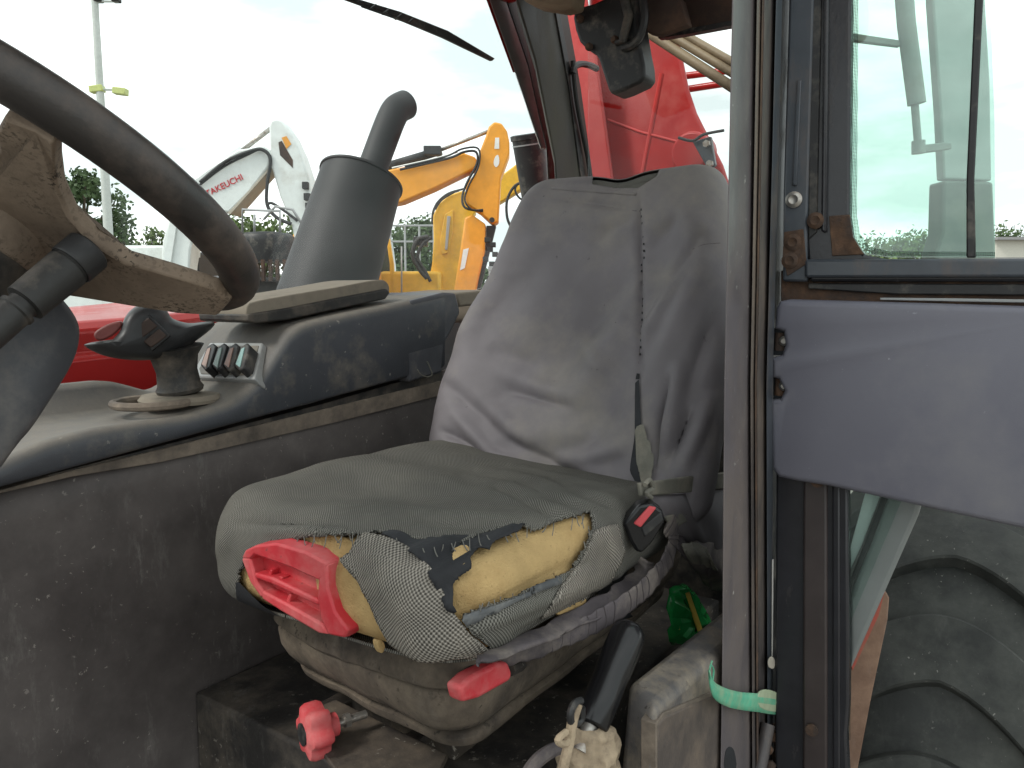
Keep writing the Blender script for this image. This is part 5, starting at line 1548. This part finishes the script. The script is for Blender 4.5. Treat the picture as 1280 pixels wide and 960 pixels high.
MB().box(at_Y(520, 356, YY + .4), (Vector((1, 0, 0)), Yv, Z), (.40, .6, .17)).build('deck', M_yellow, ye, bevel=.04)
cabp = yslab('cab_post', M_yellow, [(483, 300), (487, 298), (492, 330), (494, 380), (488, 380), (487, 330)], YY - .2, .08, ye, .01)
yslab('cab_glass', M_dglass, [(452, 300), (484, 300), (488, 332), (489, 372), (452, 372)], YY - .15, .5, ye, .01)
ytube('hand_rail', M_greyal, [(502, 380), (502, 308)], YY - .3, .012, ye, False, 6)
yslab('far_boom', M_yellow, [(620, 236), (628, 218), (652, 200), (668, 200), (668, 226), (650, 238), (624, 254)], YY + .4, .3, ye, .02)
tracks(ye, 520, YY + .2, .8, 1.1)
MB().box(at_Y(520, 400, YY + .6), (Vector((1, 0, 0)), Yv, Z), (.8, .7, .28)).build('slew_deck', M_yellow, ye, bevel=.04)
# ---- orange-red excavator arm behind the seat
re_ = root('red_orange_excavator', 'orange red excavator arm showing between seat and orange excavator', 'excavator', at_z(650, 560, 0), 'excavators parked in the yard')
RY = 8.2
yslab('boom', M_ored, [(664, 250), (656, 258), (644, 276), (630, 304), (622, 336), (640, 346), (690, 330), (700, 260)], RY, .3, re_, .02)
ytube('hydraulic_hose', M_hose, [(660, 226), (644, 232), (634, 250), (634, 272), (640, 286)], RY - .1, .014, re_)
ytube('hydraulic_hose', M_hose, [(662, 252), (650, 248), (644, 238), (648, 230), (662, 228)], RY - .1, .011, re_)
for i in range(9):
    MB().box(at_Y(612 + random.uniform(-6, 12), 300 + 6 * i, RY + .1), (Vector((1, 0, 0)), Yv, Z), (.03, .05, .025)).build('engine_block', random.choice([M_hose, M_greyal, M_hose]), re_, bevel=.004)
MB().box(at_Y(650, 400, RY + .4), (Vector((1, 0, 0)), Yv, Z), (.4, .5, .35)).build('house', M_ored, re_, bevel=.04)
tracks(re_, 650, RY + .2, .6, .8)

# ---- parked white van and pick-up far off, railings
def van(name, label, px, py, y, w, h, group):
    c = at_Y(px, py, y)
    v = root(name, label, 'van', Vector((c.x, y, 0)), group)
    hw = w / 2
    top_ = h
    prof_ = [(-hw, .35), (hw, .35), (hw, .95), (hw - .25, 1.05), (hw - .75, top_), (-hw, top_ + .02)]
    MB().slab([Vector((c.x + a, y, b)) for a, b in prof_], Yv * 1.8).build('body', M_whitep, v, bevel=.06, seg=3)
    MB().slab([Vector((c.x + a, y - .005, b)) for a, b in [(hw - .95, 1.15), (hw - .35, 1.12), (hw - .72, top_ - .15), (hw - 1.0, top_ - .15)]], Yv * .01).build('side_window', M_dglass, v, bevel=0)
    for s2 in (-1, 1):
        MB().lathe(Vector((c.x + s2 * (hw - .7), y, .34)), Yv, [(-.03, 0), (-.03, .2), (-.03, .34), (.2, .34)], 20).build('wheel', M_hose, v, smooth=50)
van('white_van', 'small white van parked far behind the steering wheel spoke', 180, 330, 24, 3.6, 1.9, 'vans at the far side')
van('white_van', 'small white van far behind the exhaust and yellow excavator', 505, 300, 26, 4.2, 2.0, 'vans at the far side')
def railing(name, label, x0, x1, yb, yt, y):
    r_ = root(name, label, 'railing', at_Y((x0 + x1) / 2, 371, y) - Z * CAMZ)
    for x in np.linspace(x0, x1, 6):
        p = at_Y(x, yt, y)
        MB().tube([Vector((p.x, y, 0)), p], .03, 6).build('post', M_greyal, r_)
    for yy in (yt, (yt + yb) / 2):
        MB().tube([at_Y(x0, yy, y), at_Y(x1, yy, y)], .025, 6).build('rail', M_greyal, r_)
railing('steel_railing', 'grey steel railing before the trees beside the dipper arm', 470, 560, 322, 282, 20)

# ---- lamp post
lp = root('lamp_post', 'tall pale lamp post with two floodlight arms', 'lamp post', at_z(136, 480, 0))
lpY = 22.0
c = at_Y(136, 300, lpY)
lp.location = (c.x, lpY, 0)
topz = at_Y(134, -30, lpY).z
MB().tube([Vector((c.x, lpY, 0)), Vector((c.x, lpY, topz * .6)), Vector((c.x, lpY, topz))], [.14, .11, .085], 16).build('pole', M_concrete, lp, smooth=60)
fl = at_Y(136, 112, lpY)
for s2 in (-1, 1):
    MB().box(fl + Vector((s2 * .32, 0, -.02 - s2 * .03)), (Vector((1, 0, -.12 * s2)).normalized(), Yv, Vector((.12 * s2, 0, 1)).normalized()), (.18, .12, .09)).build('floodlight', M_lamp, lp, bevel=.02)
MB().tube([fl - Vector((.4, 0, 0)), fl + Vector((.4, 0, 0))], .035, 8).build('lamp_arm', M_concrete, lp)
fl = at_Y(134, -4, lpY)
for s2 in (-1, 1):
    MB().box(fl + Vector((s2 * .24, 0, 0)), (Vector((1, 0, 0)), Yv, Z), (.10, .12, .14)).build('floodlight', M_hose, lp, bevel=.03)
MB().tube([fl - Vector((.3, 0, .12)), fl + Vector((.3, 0, -.12))], .03, 8).build('lamp_arm', M_concrete, lp)

# ---- trees
def tree(name, label, px, ytop, y, width, leafm, seed, n=2600, group='trees along the far edge of the yard', cat='tree'):
    rnd = random.Random(seed)
    t = at_Y(px, ytop, y)
    h = t.z
    base = Vector((t.x, y, 0))
    r_ = root(name, label, cat, base, group)
    tr = MB()
    tr.tube([base, base + Vector((rnd.uniform(-.2, .2), 0, h * .3)), base + Vector((rnd.uniform(-.3, .3), 0, h * .6))], [.05 * h * .5, .04 * h * .45, .02 * h * .4], 10)
    cl_ = []
    for i in range(16):
        a = rnd.uniform(0, 2 * math.pi)
        zf = rnd.uniform(.30, .90)
        rr = width * .5 * (1 - abs(zf - .55) * 1.3) * rnd.uniform(.3, 1)
        c = base + Vector((rr * math.cos(a), rr * math.sin(a), h * zf))
        cl_.append((c, width * rnd.uniform(.14, .26)))
        tr.tube([base + Z * h * rnd.uniform(.22, .45), (base + Z * h * .5).lerp(c, .6), c], [.012 * h, .008 * h, .003 * h], 5)
    tr.build('trunk', M_bark, r_)
    vs_, fs_ = [], []
    for i in range(n):
        c, cr_ = rnd.choice(cl_)
        d = Vector((rnd.gauss(0, 1), rnd.gauss(0, 1), rnd.gauss(0, .8))).normalized() * cr_ * rnd.uniform(.35, 1.1)
        p = c + d
        s2 = rnd.uniform(.10, .24) * (width / 6) ** .4
        a = Vector((rnd.gauss(0, 1), rnd.gauss(0, 1), rnd.gauss(0, 1))).normalized()
        b = a.orthogonal().normalized()
        q = len(vs_)
        vs_ += [p + a * s2, p + b * s2 * .6, p - a * s2, p - b * s2 * .6]
        fs_.append((q, q + 1, q + 2, q + 3))
    m = MB(); m.v = vs_; m.f = fs_
    put('crown', m.mesh('crown', fix=False), leafm, r_, smooth=0)
tree('broadleaf_tree', 'tall dark tree seen between the steering wheel spokes', 96, 190, 42, 4.4, M_leaf, 1)
tree('broadleaf_tree', 'small dark tree just right of the lamp post', 152, 256, 46, 2.2, M_leaf, 2, 1600)
tree('broadleaf_tree', 'low pale green tree left of the white boom', 186, 280, 50, 3.4, M_leaf2, 3, 1600)
tree('broadleaf_tree', 'low bushy tree behind the black drum cover rails', 325, 264, 50, 6.5, M_leaf2, 4)
tree('broadleaf_tree', 'dark tree directly behind the yellow excavator boom', 530, 270, 46, 3.6, M_leaf, 5)
tree('broadleaf_tree', 'grey green tree between exhaust and yellow excavator', 498, 288, 44, 5.0, M_leaf, 6)
for i, (px, yt, y, w_, lab) in enumerate([(1090, 292, 60, 6, 'leftmost low tree seen through the door window'), (1118, 300, 62, 6, 'low tree at the middle of the door window'), (1150, 288, 58, 5, 'taller tree beside the grey post reflection in the door window'),
                                       (1268, 279, 56, 5, 'tree at the right picture edge outside the door window'), (1205, 296, 62, 6, 'low tree hidden behind the grey post reflection of the door window')]):
    tree('hedgerow_tree', lab, px, yt, y, w_, M_leaf if i % 2 else M_leaf2, 20 + i, 1800, 'trees seen past the open door')
# hedge far along the yard and a pale shed at the right
sh = root('shed', 'long pale shed at the right edge below the trees', 'shed', at_z(1300, 480, 0))
ys = 40.0
p0, p1 = at_Y(1246, 300, ys), at_Y(1420, 300, ys)
sh.location = ((p0.x + p1.x) / 2, ys, 0)
MB().box(Vector(((p0.x + p1.x) / 2, ys + 3, p0.z / 2)), (Vector((1, 0, 0)), Yv, Z), ((p1.x - p0.x) / 2, 3, p0.z / 2)).build('wall', M_wallb, sh, bevel=0)
MB().box(Vector(((p0.x + p1.x) / 2, ys + 2.9, p0.z + .06)), (Vector((1, 0, 0)), Yv, Z), ((p1.x - p0.x) / 2 + .2, 3.3, .07)).build('roof', M_roofb, sh, bevel=0)
for k in range(1, 5):
    MB().box(Vector(((p0.x + p1.x) / 2, ys - .01, p0.z * k / 5)), (Vector((1, 0, 0)), Yv, Z), ((p1.x - p0.x) / 2, .02, .02)).build('cladding_joint', M_roofb, sh, bevel=0)
rnd = random.Random(99)
vs_, fs_ = [], []
for i in range(16000):
    x = rnd.uniform(-75, 90)
    y = 70 + rnd.uniform(-2, 3)
    hh = 4.2 + 1.6 * noise.noise(Vector((x * .12, 3, 0))) + .8 * noise.noise(Vector((x * .5, 9, 0)))
    z = hh * rnd.random() ** .6
    p = Vector((x, y, z))
    s2 = rnd.uniform(.2, .45)
    a = Vector((rnd.gauss(0, 1), rnd.gauss(0, 1), rnd.gauss(0, 1))).normalized()
    b = a.orthogonal().normalized()
    q = len(vs_)
    vs_ += [p + a * s2, p + b * s2 * .7, p - a * s2, p - b * s2 * .7]
    fs_.append((q, q + 1, q + 2, q + 3))
m = MB(); m.v = vs_; m.f = fs_
hg = put('hedge', m.mesh('hedge', fix=False), M_leaf, None, smooth=0)
tag(hg, 'long dark hedge along the far side of the yard', 'hedge', kind='stuff')
